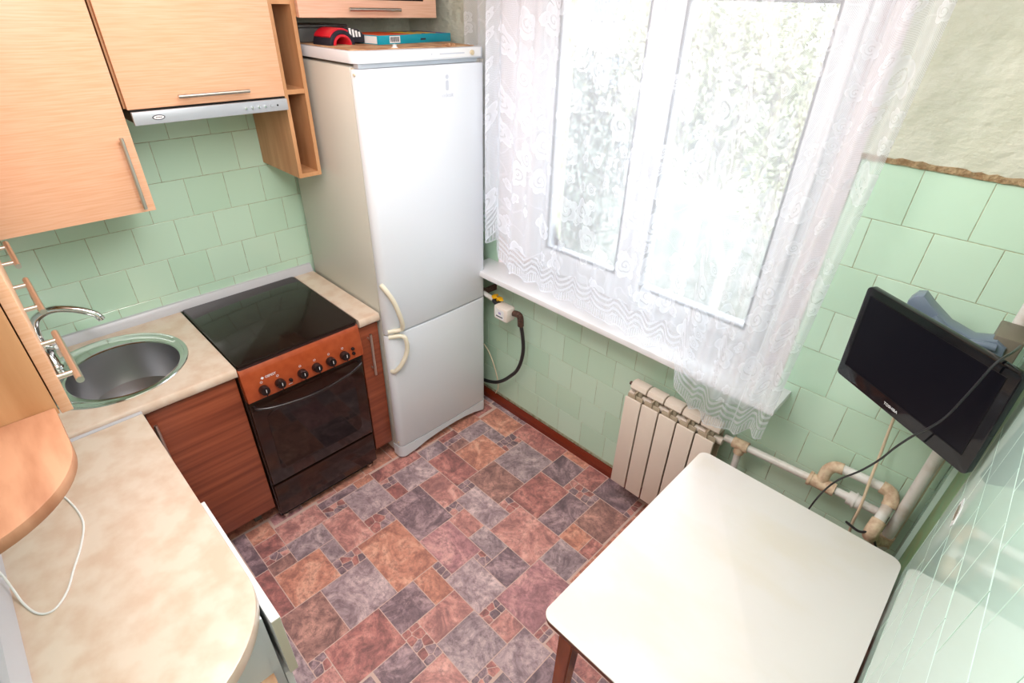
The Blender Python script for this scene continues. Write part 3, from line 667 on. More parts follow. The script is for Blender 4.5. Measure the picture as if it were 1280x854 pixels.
# cooker ------------------------------------------------------------------
ck = thing('cooker', 'copper brown gas cooker with closed dark glass lid and black oven door', 'cooker', (0.31, -1.062, 0.0))
MB().box(0.035, 0.578, SX0, SX1, 0.05, 0.845, 0.003).build('body', 'ovendark', ck)
MB().box(0.06, 0.56, SX0+0.01, SX1-0.01, 0.012, 0.05).build('plinth', 'black', ck)
b = MB(); pl = [(x_, y_) for x_, y_ in rbox(0.030, 0.606, SX0+0.002, SX1-0.002, 0.014)]
b.prism(pl, 'z', 0.857, 0.868, 0.002); b.build('lid', 'lidglass', ck)
b = MB(); b.prism(rbox(0.034, 0.600, SX0+0.004, SX1-0.004, 0.01), 'z', 0.845, 0.858); b.build('lid_rim', 'lidedge', ck)
# control panel: prism across y
b = MB(); b.prism([(0.56, 0.845), (0.598, 0.845), (0.604, 0.838), (0.606, 0.818), (0.6065, 0.816), (0.607, 0.812), (0.618, 0.735), (0.617, 0.703), (0.600, 0.697), (0.56, 0.697)], 'y', SX0+0.001, SX1-0.001, 0.0015); b.build('control_panel', 'copper', ck)
pn = Vector((0.99, 0, 0.14)).normalized()
def knob(y, z, r, d, parent, pointer=True):
    x = 0.6175 if z < 0.74 else 0.6175-(z-0.735)*0.14
    rot = Euler((0, math.radians(90-8), 0))
    b = MB(); b.lathe([(r*0.95, 0), (r, 0.003), (r*0.94, d*0.75), (r*0.8, d), (0, d)], (x-0.001, y, z), rot, 24)
    if pointer: b.box(x+d-0.004, x+d+0.003, y-0.0022, y+0.0022, z-r*0.8, z+r*0.85, 0.001)
    k = b.build('knob', 'knob', parent)
    if pointer: MB().box(x+d+0.0028, x+d+0.0034, y-0.0012, y+0.0012, z+r*0.1, z+r*0.8).build('pointer', 'white_print', k, False)
    return k
for y in (-1.246, -1.183, -1.091, -1.029, -0.967, -0.904): knob(y, 0.740, 0.0195, 0.028, ck)
knob(-1.140, 0.733, 0.008, 0.012, ck, False); knob(-0.860, 0.752, 0.0075, 0.01, ck, False); knob(-0.860, 0.730, 0.0075, 0.01, ck, False)
mk = MB()
for y in (-1.246, -1.183, -1.091, -1.029, -0.967, -0.904):
    zc = 0.772; xx = 0.6133
    for a in range(0, 360, 60): mk.box(xx, xx+0.0008, y+0.004*math.cos(math.radians(a))-0.0011, y+0.004*math.cos(math.radians(a))+0.0011, zc+0.004*math.sin(math.radians(a))-0.0011, zc+0.004*math.sin(math.radians(a))+0.0011)
mk.box(0.6135, 0.6143, -1.142, -1.139, 0.752, 0.758).box(0.6176, 0.6184, -1.150, -1.135, 0.7145, 0.7165)
tag(mk.build('symbols', 'white_print', ck, False), kind='stuff')
cp_m = Matrix.Translation((0.6118, -1.215, 0.786)) @ Matrix.Rotation(PI/2, 4, 'Z') @ Matrix.Rotation(math.radians(82), 4, 'X')
text('logo', '\u25C6 GEFEST', 0.013, 'white_print', cp_m, ck)
# oven door
od = MB().box(0.578, 0.600, SX0+0.004, SX1-0.004, 0.245, 0.690, 0.004).build('oven_door', 'ovendark', ck)
b = MB(); b.prism([(y_, z_) for y_, z_ in rbox(SX0+0.055, SX1-0.055, 0.30, 0.615, 0.03)], 'x', 0.599, 0.6025); b.build('window', 'ovenglass', od)
hp = [(0.600, SX0+0.020, 0.668), (0.622, SX0+0.026, 0.667), (0.646, SX0+0.10, 0.658), (0.660, -1.062, 0.650), (0.646, SX1-0.10, 0.658), (0.622, SX1-0.026, 0.667), (0.600, SX1-0.020, 0.668)]
b = MB(); b.tube(smooth_path(hp, 6), 0.0075, 12); b.build('handle', 'knob', od)
MB().box(0.578, 0.598, SX0+0.004, SX1-0.004, 0.058, 0.232, 0.004).build('drawer', 'ovendark', ck)
b = MB(); b.box(0.56, 0.586, SX0+0.006, SX1-0.006, 0.233, 0.244); b.build('vent_gap', 'black', ck)
for y in (SX0+0.03, SX1-0.03): b = MB(); b.tube([(0.56, y, 0.0), (0.56, y, 0.02)], 0.012); b.build('foot', 'handle', ck)

# fridge --------------------------------------------------------------------
fg = thing('fridge', 'tall white fridge freezer beside the window', 'fridge', (0.33, -0.40, 0.0))
FY0, FY1, FX = -0.700, -0.108, 0.596
b = MB(); b.box(0.03, FX, FY0+0.002, FY1-0.002, 0.03, 1.812, 0.004); b.build('cabinet', 'enamel_side', fg)
MB().box(FX, FX+0.010, FY0+0.008, FY1-0.008, 0.06, 1.808).build('seal', 'seal', fg, False)
def door_shape(x0, x1, y0, y1, r=0.030, bow=0.006):
    p = [(x0, y0), (x0, y1)]
    p += [(x1-r+r*math.cos(math.radians(a))-0.0, y1-r*0.9+r*0.9*math.sin(math.radians(a))) for a in range(90, -1, -15)]
    n = 8
    for i in range(1, n):
        t = i/n; p.append((x1+bow*math.sin(PI*t), (y1-r*0.9)+(y0+r-(y1-r*0.9))*t))
    p += [(x1-r+r*math.cos(math.radians(a)), y0+r+r*math.sin(math.radians(a))) for a in range(0, -91, -15)]
    return p
def wavy_door(name, z0, z1, zlo=None):
    b = MB(); P_ = door_shape(FX+0.010, 0.640, FY0, FY1)
    b.prism(P_, 'z', z0, z1, 0.004); return b.build(name, 'enamel', fg)
d1 = wavy_door('upper_door', 0.752, 1.806); d2 = wavy_door('lower_door', 0.085, 0.744)
# bottom skirt with arched cut
b = MB(); P_ = door_shape(FX-0.02, 0.640, FY0, FY1); bm = b.bm
def lowz(y):
    t = (y-FY0)/(FY1-FY0); return 0.012+0.040*max(0.0, math.sin(PI*min(1, max(0, (t-0.14)/0.80))))**0.6
lo = [bm.verts.new((x, y, lowz(y))) for x, y in P_]; hi = [bm.verts.new((x, y, 0.080)) for x, y in P_]
bm.faces.new(hi)
for i in range(len(P_)): bm.faces.new((lo[i], lo[(i+1) % len(P_)], hi[(i+1) % len(P_)], hi[i]))
bmesh.ops.recalc_face_normals(bm, faces=bm.faces[:]); b.build('plinth', 'enamel', fg)
for y in (FY0+0.05, FY1-0.05): b = MB(); b.tube([(0.575, y, 0.0), (0.575, y, 0.035)], 0.016); b.build('foot', 'yellowed', fg)
# top cap
b = MB(); P_ = door_shape(0.03, 0.640, FY0-0.002, FY1+0.002, 0.04, 0.004); b.prism(P_, 'z', 1.822, 1.860, 0.004); b.build('top_cap', 'enamel', fg)
MB().box(FX+0.006, 0.632, FY0+0.015, FY1-0.012, 1.808, 1.823).build('hinge_strip', 'alu', fg, False)
b = MB(); b.prism([(y_, z_) for y_, z_ in rbox(-0.43, -0.14, 1.828, 1.858, 0.004)], 'x', 0.640, 0.6455); tr_ = b.build('control_trim', 'white', fg)
MB().box(0.6455, 0.6465, -0.345, -0.225, 1.840, 1.844).box(0.6455, 0.6465, -0.385, -0.380, 1.840, 1.845).build('marking', 'grey_print', tr_, False)
b = MB(); b.tube([(0.645, -0.188, 1.842), (0.653, -0.188, 1.842)], 0.009); b.box(0.652, 0.657, -0.190, -0.186, 1.834, 1.850); b.build('dial', 'seal', tr_)
MB().box(0.612, 0.644, -0.150, -0.125, 1.806, 1.818, 0.002).build('hinge', 'handle', fg)
# curved handles
def fhandle(pts, lip):
    b = MB(); P_ = smooth_path(pts, 8); n = len(P_)
    b.tube(P_, [0.0105]*n, 12)
    return b.build('handle', 'yellowed', fg)
fhandle([(0.628, -0.694, 1.000), (0.650, -0.690, 0.985), (0.668, -0.668, 0.93), (0.676, -0.650, 0.86), (0.670, -0.636, 0.80), (0.656, -0.640, 0.772), (0.630, -0.690, 0.770)], 0)
fhandle([(0.630, -0.690, 0.742), (0.656, -0.645, 0.742), (0.672, -0.628, 0.725), (0.672, -0.628, 0.66), (0.664, -0.655, 0.60), (0.646, -0.682, 0.562), (0.626, -0.692, 0.556)], 0)
lm_ = Matrix.Rotation(PI/2, 4, 'Z') @ Matrix.Rotation(PI/2, 4, 'X')
text('logo', 'indesit', 0.022, 'grey_print', Matrix.Translation((0.6452, -0.315, 1.700)) @ lm_, fg, 0.0006)
b = MB(); b.prism([(y_, z_) for y_, z_ in rbox(-0.322, -0.308, 1.716, 1.752, 0.006)], 'x', 0.6445, 0.6458); b.tube([(0.6445, -0.315, 1.764), (0.6458, -0.315, 1.764)], 0.008, 16); b.build('emblem', 'grey_print', fg)
for z_ in (1.79, 0.115): b = MB(); b.tube([(0.626, FY0+0.003, z_), (0.626, FY0-0.003, z_)], 0.004, 10); b.build('screw', 'seal', fg)

# things on the fridge
ZT_ = 1.862
b = MB(); b.prism([(0.10, -0.69), (0.600, -0.690), (0.612, -0.60), (0.600, -0.42), (0.618, -0.30), (0.606, -0.14), (0.10, -0.13)], 'z', 1.8605, ZT_+0.001); tag(b.build('cardboard_sheet', 'cardboard'), 'worn brown cardboard sheet lying on top of the fridge', 'cardboard')
def put(o, loc, rz): o.location = loc; o.rotation_euler = (0, 0, rz)
gb = thing('flat_box', 'flat teal printed box lying on the fridge', 'box', (0.395, -0.285, ZT_+0.001)); gb['_local'] = 1; gb.rotation_euler = (0, 0, math.radians(10))
MB().box(-0.165, 0.03, -0.205, 0.205, 0.0, 0.030, 0.001).build('box_body', 'teal', gb)
MB().box(-0.160, 0.025, -0.198, -0.02, 0.030, 0.0306).build('top_print', 'teal_print', gb, False)
b = MB()
for i, y in enumerate((0.0, 0.035, 0.075, 0.12)): b.prism([(-0.14+0.02*i, y), (0.01, y+0.005), (0.005, y+0.022), (-0.12, y+0.028)], 'z', 0.030, 0.0308)
b.build('yellow_print', 'yel_print', gb, False)
MB().box(-0.15, 0.02, 0.155, 0.19, 0.030, 0.0308).box(-0.10, 0.01, 0.055, 0.068, 0.030, 0.0311).build('purple_print', 'pur_print', gb, False)
MB().box(0.030, 0.0308, -0.150, -0.095, 0.004, 0.027).build('barcode_label', 'white_print', gb, False)
b = MB()
for i in range(9): b.box(0.0306, 0.0312, -0.146+i*0.0052, -0.1435+i*0.0052+0.001*(i % 2), 0.008, 0.024)
b.build('barcode', 'dark_print', gb, False)
MB().box(-0.150, 0.020, -0.2062, -0.2045, 0.003, 0.027).build('end_label', 'white_print', gb, False)
b = MB(); b.box(0.03, 0.0306, 0.02, 0.05, 0.010, 0.016); b.build('small_print', 'dark_print', gb, False)
tl_ = thing('cloth_strap', 'arched black and red cloth strap with white stripes on the fridge', 'strap', (0.37, -0.615, ZT_+0.001)); tl_['_local'] = 1; tl_.rotation_euler = (0, 0, math.radians(8))
b = MB(); oa = arc(0, 0.0, 0.056, 0, 180, 16); ia = arc(0, 0.0, 0.040, 180, 0, 16); b.prism([(y, z*0.86) for y, z in oa+ia], 'x', -0.05, 0.05, 0.003); b.build('arch', 'navy', tl_)
b = MB(); oa = arc(0, 0.0, 0.0402, 0, 180, 16); ia = arc(0, 0.0, 0.030, 180, 0, 16); b.prism([(y, z*0.86) for y, z in oa+ia], 'x', -0.052, 0.052, 0.002); b.build('lining', 'red', tl_)
b = MB(); oa = arc(0, 0.003, 0.060, 55, 150, 12); ia = arc(0, 0.0, 0.055, 150, 55, 12); b.prism([(y, z*0.86) for y, z in oa+ia], 'x', -0.045, 0.045, 0.002); b.build('red_patch', 'red', tl_)
b = MB(); b.prism([(0.030, 0.040), (0.052, 0.006), (0.110, 0.004), (0.112, 0.030), (0.085, 0.048), (0.035, 0.054)], 'x', -0.05, 0.040, 0.004); bd_ = b.build('flap', 'navy', tl_)
for i in range(4): MB().prism([(0.042+i*0.014, 0.024), (0.050+i*0.014, 0.024), (0.048+i*0.014, 0.0525-i*0.004), (0.040+i*0.014, 0.0525-i*0.004)], 'x', 0.038, 0.0415).build('stripe', 'white_print', bd_, False)
ct = thing('storage_tub', 'clear plastic tub with lid at the back of the fridge top', 'container', (0.23, -0.60, ZT_+0.001))
MB().box(0.10, 0.27, -0.694, -0.50, ZT_+0.0015, ZT_+0.05, 0.006).build('tub', 'clear', ct)
MB().box(0.115, 0.275, -0.697, -0.495, ZT_+0.0505, ZT_+0.060, 0.003).build('lid', 'clear', ct)
b = MB(); b.lathe([(0.012, 0), (0.006, 0.005), (0.009, 0.009), (0, 0.012)], (0.585, -0.50, ZT_+0.001)); tag(b.build('plastic_cap', 'white'), 'small white plastic cap on the front edge of the fridge top', 'cap')
b = MB()
for i in range(5): b.box(0.585+0.004*(i % 2), 0.60+0.004*(i % 2), -0.285+i*0.012, -0.279+i*0.012, ZT_+0.001, ZT_+0.006+0.002*(i % 3))
tag(b.build('paper_scraps', 'cardboard', None, False), 'crumpled paper scraps by the teal box on the fridge', 'paper', kind='stuff')

# ================================================================= WALL CABINETS
def carcass(b, x0, x1, y0, y1, z0, z1, t=0.016, back=True):
    b.box(x0, x1, y0, y0+t, z0, z1).box(x0, x1, y1-t, y1, z0, z1).box(x0, x1, y0+t, y1-t, z0, z0+t).box(x0, x1, y0+t, y1-t, z1-t, z1)
    if back: b.box(x0, x0+0.004, y0+t, y1-t, z0+t, z1-t)
    return b
WT = 2.44
c1 = thing('wall_cabinet', 'tall beech wall cabinet hanging in the corner above the sink', 'cabinet', (0.16, -1.55, 1.395))
carcass(MB(), 0.002, 0.326, -1.752, -1.338, 1.397, WT).build('carcass', 'oak', c1, False)
d = MB().box(0.328, 0.346, -1.750, -1.3385, 1.395, WT-0.002, 0.0015).build('door', 'beech', c1)
bar_handle('handle', (0.374, -1.372, 1.412), (0.374, -1.372, 1.633), (-0.028, 0, 0), c1, 0.0058, 0.02)
c2 = thing('wall_cabinet', 'beech wall cabinet with lift-up door above the cooker hood', 'cabinet', (0.16, -1.08, 1.70))
carcass(MB(), 0.002, 0.326, -1.330, -0.822, 1.705, WT).build('carcass', 'oak', c2, False)
d = MB().box(0.328, 0.346, -1.325, -0.826, 1.703, WT-0.002, 0.0015).build('door', 'beech', c2)
bar_handle('handle', (0.374, -1.182, 1.733), (0.374, -0.958, 1.733), (-0.028, 0, 0), c2, 0.0058, 0.03)
hd = thing('cooker_hood', 'slim grey built-in cooker hood under the lift-up cabinet', 'hood', (0.18, -1.08, 1.66))
MB().box(0.01, 0.352, -1.322, -0.830, 1.668, 1.702).build('housing', 'black', hd, False)
MB().box(0.352, 0.366, -1.322, -0.830, 1.660, 1.698, 0.002).build('front_panel', 'alu', hd)
b = MB(); b.lathe([(0.018, 0), (0.018, 0.001), (0, 0.001)], (0.366, -1.252, 1.679), Euler((0, PI/2, 0)), 28, 0.42, 1.0); bg_ = b.build('badge', 'dark_print', hd)
b = MB(); b.lathe([(0.015, 0), (0.015, 0.0006), (0, 0.0006)], (0.367, -1.252, 1.679), Euler((0, PI/2, 0)), 28, 0.36, 1.0); b.build('badge_face', 'white_print', bg_)
b = MB()
for i in range(4): b.box(0.3676, 0.3680, -1.260+i*0.0045, -1.257+i*0.0045, 1.6775, 1.6805)
b.build('badge_mark', 'dark_print', bg_, False)
for i in range(5):
    b = MB(); b.lathe([(0.0048, 0), (0.0045, 0.006), (0, 0.007)], (0.366, -0.980+i*0.0225, 1.679), Euler((0, PI/2, 0)), 16); b.build('button', 'chrome' if i < 4 else 'alu', hd)
b = MB(); b.lathe([(0.0032, 0), (0.0032, 0.001), (0, 0.001)], (0.366, -0.868, 1.679), Euler((0, PI/2, 0)), 12); b.build('indicator', 'black', hd)
MB().box(0.02, 0.33, -1.31, -0.84, 1.663, 1.668).build('filter', 'alu', hd, False)
# narrow open shelf unit
sh = thing('open_shelf_unit', 'narrow open oak shelf unit between the cooker hood and the fridge', 'shelf unit', (0.16, -0.776, 1.40))
Y0s, Y1s = -0.821, -0.727
MB().box(0.002, 0.330, Y0s, Y0s+0.014, 1.402, WT).build('side_panel', 'oak', sh, False)
MB().box(0.002, 0.330, Y1s-0.014, Y1s, 1.402, WT).build('side_panel', 'oak', sh, False)
for z in (1.402, 1.704, 1.985): MB().box(0.004, 0.329, Y0s+0.014, Y1s-0.014, z, z+0.016).build('shelf', 'oak', sh, False)
MB().box(0.002, 0.006, Y0s+0.014, Y1s-0.014, 1.41, WT).build('back_panel', 'darkback', sh, False)
# cabinet above the fridge
c3 = thing('wall_cabinet', 'pinkish beech wall cabinet with glass inset hanging above the fridge', 'cabinet', (0.16, -0.42, 1.945))
carcass(MB(), 0.002, 0.326, -0.725, -0.122, 1.948, WT).build('carcass', 'oak', c3, False)
fz_ = MB(); dz0, dz1, dy0, dy1 = 1.946, WT-0.002, -0.722, -0.116
gy0, gy1, gz0 = -0.640, -0.175, 2.003
fz_.box(0.328, 0.346, dy0, gy0, dz0, dz1).box(0.328, 0.346, gy1, dy1, dz0, dz1).box(0.328, 0.346, gy0, gy1, dz0, gz0).box(0.328, 0.346, gy0, gy1, dz1-0.06, dz1)
d = fz_.build('door', 'beech_pink', c3, False)
MB().box(0.336, 0.339, gy0-0.004, gy1+0.004, gz0-0.004, dz1-0.056).build('pane', 'lidglass', d, False)
bar_handle('handle', (0.374, -0.538, 1.973), (0.374, -0.312, 1.973), (-0.028, 0, 0), c3, 0.0058, 0.03)
# wall cabinets along the front wall
YC = -1.781
for k, (x0, x1) in enumerate(((0.400, 0.722), (0.724, 1.046), (1.048, 1.372))):
    nmz = ('beech wall cabinet on the near wall, deepest in the corner above the worktop', 'beech wall cabinet on the near wall, middle one of the row of three', 'beech wall cabinet on the near wall, next to the rounded end shelf')[k]
    q = thing('wall_cabinet', nmz, 'cabinet', ((x0+x1)/2, -1.92, 1.40), 'near wall cabinets')
    b = MB(); b.box(x0, x0+0.016, YD, YC-0.002, 1.402, WT).box(x1-0.016, x1, YD, YC-0.002, 1.402, WT).box(x0+0.016, x1-0.016, YD, YC-0.002, 1.402, 1.418).box(x0+0.016, x1-0.016, YD, YC-0.002, WT-0.016, WT)
    b.build('carcass', 'oak', q, False)
    MB().box(x0+0.001, x1-0.001, YC, YC+0.017, 1.399, WT-0.002, 0.001).build('door', 'beech', q)
    hx = ((0.50, 0.700), (0.800, 1.010), (1.125, 1.340))[k]
    bar_handle('handle', (hx[0], YC+0.044, 1.432), (hx[1], YC+0.044, 1.432), (0, -0.028, 0), q, 0.0062, 0.035)
es = thing('end_shelf', 'rounded open end shelf of worn beech at the near wall', 'shelf', (1.5, -1.92, 1.40))
RX = 1.373
def qshelf(z, t=0.022):
    n = 18; p = [(RX, YD), (RX+0.275, YD)]
    for i in range(n+1):
        a = math.radians(90*i/n); p.append((RX+0.118+0.157*math.cos(a), YC-0.165+0.160*math.sin(a)))
    p += [(RX, YC-0.005)]
    return p
for z in (1.395, 1.72, 2.05):
    sb_ = MB(); sb_.prism(qshelf(z), 'z', z, z+0.021, 0.001); o_ = sb_.build('shelf_board', 'oak_h', es)
# base units under the long worktop
bu = thing('base_cabinet', 'white base cabinet under the long cream worktop', 'cabinet', (1.1, -1.84, 0.0))
b = MB(); b.box(0.66, 1.548, -1.655, -1.640, 0.08, 0.10).box(0.66, 0.676, YD+0.01, -1.645, 0.08, CZ-0.037).box(1.532, 1.548, YD+0.01, -1.645, 0.08, CZ-0.037).box(1.10, 1.116, YD+0.01, -1.645, 0.08, CZ-0.037).box(0.676, 1.532, YD+0.01, -1.645, 0.08, 0.096).box(0.676, 1.532, -1.74, -1.645, CZ-0.055, CZ-0.039)
b.build('carcass', 'ltgrey', bu, False)
MB().box(0.664, 1.095, -1.643, -1.627, 0.09, CZ-0.045, 0.0015).build('door', 'white', bu)
dr = MB().box(1.098, 1.562, -1.634, -1.612, 0.585, CZ-0.050, 0.002).build('drawer', 'white', bu)
MB().box(1.5621, 1.5628, -1.633, -1.613, 0.587, CZ-0.052).build('edge_band', 'creamedge', dr, False)
MB().box(1.098, 1.550, -1.643, -1.627, 0.09, 0.580, 0.0015).build('door', 'white', bu)
b = MB(); b.box(0.67, 1.54, -1.70, -1.69, 0.0, 0.08); b.build('plinth', 'ltgrey', bu, False)
eu = thing('end_shelf', 'rounded open floor shelf under the corner of the cream worktop', 'shelf', (1.6, -1.9, 0.0))
def qlow(r=0.125):
    p = [(1.551, YD+0.005), (1.551+r, YD+0.005)]
    for a in range(0, 91, 6): p.append((1.551+r*math.cos(math.radians(a)), -1.78+0.115*math.sin(math.radians(a))))
    return p
for z in (0.04, 0.33, 0.60):
    b = MB(); b.prism(qlow(), 'z', z, z+0.018, 0.001); b.build('shelf_board', 'chip', eu)
MB().box(1.5495, 1.5515, YD+0.005, -1.665, 0.04, CZ-0.04).build('back_panel', 'ltgrey', eu, False)
MB().box(1.56, 1.60, -2.0, -1.75, 0.0, 0.04).build('plinth', 'chip', eu, False)
# white cable on the worktop
cz = CZ+0.0045
cp = smooth_path([(0.80, -1.935, cz), (0.86, -1.888, cz), (0.93, -1.868, cz), (1.015, -1.861, cz), (1.09, -1.88, cz), (1.159, -1.909, cz), (1.210, -1.930, cz), (1.239, -1.953, cz), (1.243, -1.972, cz), (1.224, -1.990, cz), (1.18, -2.005, cz+0.002), (1.14, -2.012, cz+0.018), (1.09, -2.022, cz+0.035), (1.03, -2.045, cz+0.06)], 6)
b = MB(); b.tube(cp, 0.0024, 8); tag(b.build('white_cable', 'cordw'), 'thin white cable curling across the long cream worktop', 'cable')

# ================================================================= TABLE
tb = thing('kitchen_table', 'small white-topped kitchen table with orange-brown legs by the right wall', 'table', (2.255, -0.74, 0.0))
TX0, TX1, TY0, TY1, TZ = 1.957, 2.555, -1.150, -0.332, 0.75
b = MB(); b.prism(rbox(TX0, TX1, TY0, TY1, 0.028), 'z', TZ-0.006, TZ, 0.002); b.build('tabletop', 'tabletop', tb)
b = MB(); b.prism(rbox(TX0+0.002, TX1-0.002, TY0+0.002, TY1-0.002, 0.027), 'z', TZ-0.022, TZ-0.006); b.build('edge', 'tableedge', tb)
b = MB(); lx0, lx1, ly0, ly1 = TX0+0.035, TX1-0.035, TY0+0.035, TY1-0.035
b.box(lx0+0.03, lx1-0.03, ly0+0.012, ly0+0.030, TZ-0.09, TZ-0.022).build('apron', 'tablewood', tb, False)
MB().box(lx0+0.03, lx1-0.03, ly1-0.030, ly1-0.012, TZ-0.09, TZ-0.022).build('apron', 'tablewood', tb, False)
MB().box(lx0+0.012, lx0+0.030, ly0+0.03, ly1-0.03, TZ-0.09, TZ-0.022).build('apron', 'tablewood', tb, False)
MB().box(lx1-0.030, lx1-0.012, ly0+0.03, ly1-0.03, TZ-0.09, TZ-0.022).build('apron', 'tablewood', tb, False)
for sx, sy in ((0, 0), (1, 0), (0, 1), (1, 1)):
    cx_ = lx0+0.024 if sx == 0 else lx1-0.024; cy_ = ly0+0.024 if sy == 0 else ly1-0.024
    b = MB(); bm = b.bm; lo = []; hi = []
    for u, v in ((-1, -1), (1, -1), (1, 1), (-1, 1)):
        hi.append(bm.verts.new((cx_+u*0.023, cy_+v*0.023, TZ-0.022)))
        lo.append(bm.verts.new((cx_+u*0.015+(-0.014 if sx == 0 else 0.004), cy_+v*0.015+(-0.012 if sy == 0 else 0.012), 0.0)))
    bm.faces.new(hi); bm.faces.new(lo)
    for i in range(4): bm.faces.new((lo[i], lo[(i+1) % 4], hi[(i+1) % 4], hi[i]))
    bmesh.ops.recalc_face_normals(bm, faces=bm.faces[:]); bmesh.ops.bevel(bm, geom=[e for e in bm.edges if abs(e.verts[0].co.z-e.verts[1].co.z) > 0.3], offset=0.003, segments=2, affect='EDGES')
    b.build('leg', 'tablewood', tb)

# ================================================================= RADIATOR
ra = thing('radiator', 'cream aluminium radiator under the window sill', 'radiator', (1.71, -0.10, 0.14))
for i in range(5):
    x0 = 1.535+i*0.080; x1 = x0+0.0765
    sec = MB(); sec.box(x0+0.001, x1-0.001, -0.150, -0.141, 0.145, 0.640, 0.003)
    s0 = sec.build('section', 'radiator', ra)
    g = MB(); g.prism([(-0.062, 0.672), (-0.070, 0.690), (-0.095, 0.697), (-0.116, 0.690), (-0.122, 0.672), (-0.116, 0.662), (-0.066, 0.660)], 'x', x0+0.001, x1-0.001, 0.003)
    g.build('top_cap', 'radiator', s0)
    g = MB(); g.box(x0+0.036, x0+0.042, -0.143, -0.064, 0.16, 0.668).box(x0+0.022, x0+0.056, -0.115, -0.075, 0.15, 0.665, 0.006)
    g.box(x0+0.003, x1-0.003, -0.134, -0.126, 0.20, 0.650, 0.002).box(x0+0.001, x1-0.001, -0.072, -0.062, 0.15, 0.655, 0.002)
    g.build('fins', 'radiator_dark', s0)
for z_ in (0.625, 0.185): b = MB(); b.tube([(1.528, -0.095, z_), (1.945, -0.095, z_)], 0.017); b.build('manifold', 'radiator', ra)
b = MB(); b.tube([(1.520, -0.095, 0.672), (1.532, -0.095, 0.672)], 0.008); b.build('bleed_valve', 'rust', ra)
for x_ in (1.60, 1.80): MB().box(x_, x_+0.02, -0.062, 0.0, 0.60, 0.612).build('wall_bracket', 'radiator_dark', ra)

# ================================================================= HEATING PIPES
hpz = thing('heating_pipework', 'white painted heating pipes with peach fittings behind the table', 'pipes', (2.25, -0.08, 0.6))
def pipe(pts, r, m='pipe', nmz='pipe', n=1):
    b = MB(); b.tube(smooth_path(pts, 6) if n > 1 else pts, r, 16); return b.build(nmz, m, hpz)
pipe([(1.945, -0.085, 0.640), (2.285, -0.080, 0.655)], 0.0135)
pipe([(2.005, -0.085, 0.640), (2.008, -0.085, 0.56), (2.008, -0.085, 0.19), (1.95, -0.092, 0.185)], 0.0125)
pipe([(1.978, -0.085, 0.641), (2.034, -0.084, 0.644)], 0.021, 'fitting', 'fitting'); pipe([(2.007, -0.085, 0.640), (2.007, -0.085, 0.605)], 0.019, 'fitting', 'fitting')
pipe([(2.252, -0.081, 0.654), (2.330, -0.080, 0.656)], 0.0225, 'fitting', 'fitting')
pipe([(2.246, -0.081, 0.654), (2.256, -0.081, 0.654)], 0.026, 'fitting', 'fitting')
pipe([(2.33, -0.08, 0.656), (2.475, -0.080, 0.660)], 0.0135)
pipe([(2.370, -0.080, 0.657), (2.410, -0.080, 0.658)], 0.0235, 'pipe', 'coupling')
pipe([(2.388, -0.080, 0.657), (2.394, -0.080, 0.657)], 0.028, 'pipe', 'coupling')
pipe([(2.285, -0.080, 0.660), (2.285, -0.068, 0.705), (2.300, -0.062, 0.730), (2.325, -0.060, 0.736)], 0.019, 'fitting', 'elbow', 6)
pipe([(2.320, -0.060, 0.736), (2.450, -0.060, 0.742)], 0.0155)
pipe([(2.435, -0.060, 0.742), (2.462, -0.062, 0.738), (2.474, -0.075, 0.722), (2.475, -0.090, 0.705)], 0.021, 'fitting', 'elbow', 6)
pipe([(2.474, -0.085, 0.712), (2.470, -0.150, 0.675)], 0.0165)
pipe([(2.471, -0.142, 0.680), (2.468, -0.172, 0.655), (2.470, -0.165, 0.625)], 0.021, 'fitting', 'elbow', 6)
pipe([(2.470, -0.160, 0.625), (2.49, -0.12, 0.585), (2.512, -0.085, 0.570)], 0.019, 'fitting', 'elbow', 6)
pipe([(2.475, -0.080, 0.660), (2.475, -0.080, 0.59), (2.500, -0.080, 0.575)], 0.018, 'rust', 'elbow', 6)
pipe([(2.512, -0.082, 0.56), (2.512, -0.082, 0.595)], 0.021, 'fitting', 'fitting')
pipe([(2.512, -0.082, 0.06), (2.512, -0.082, 0.57)], 0.0165)
rs = MB(); rs.tube([(2.512, -0.082, 0.59), (2.512, -0.082, ZC-0.002)], 0.0165, 20); tag(rs.build('riser_pipe', 'pipe'), 'vertical white heating pipe in the corner by the television', 'pipe')
cdt = MB(); cdt.tube([(2.530, -0.030, 0.50), (2.530, -0.030, ZC-0.002)], 0.0075, 10); tag(cdt.build('cable_duct', 'cordb'), 'thin beige duct running down the corner beside the white pipe', 'duct')
b = MB(); b.tube(smooth_path([(2.500, -0.155, 0.585), (2.480, -0.18, 0.64), (2.465, -0.185, 0.66), (2.440, -0.18, 0.635), (2.400, -0.13, 0.60)], 8), 0.0042, 8); tag(b.build('black_loop_cable', 'rubber'), 'short dark cable looped over the pipes behind the table', 'cable')

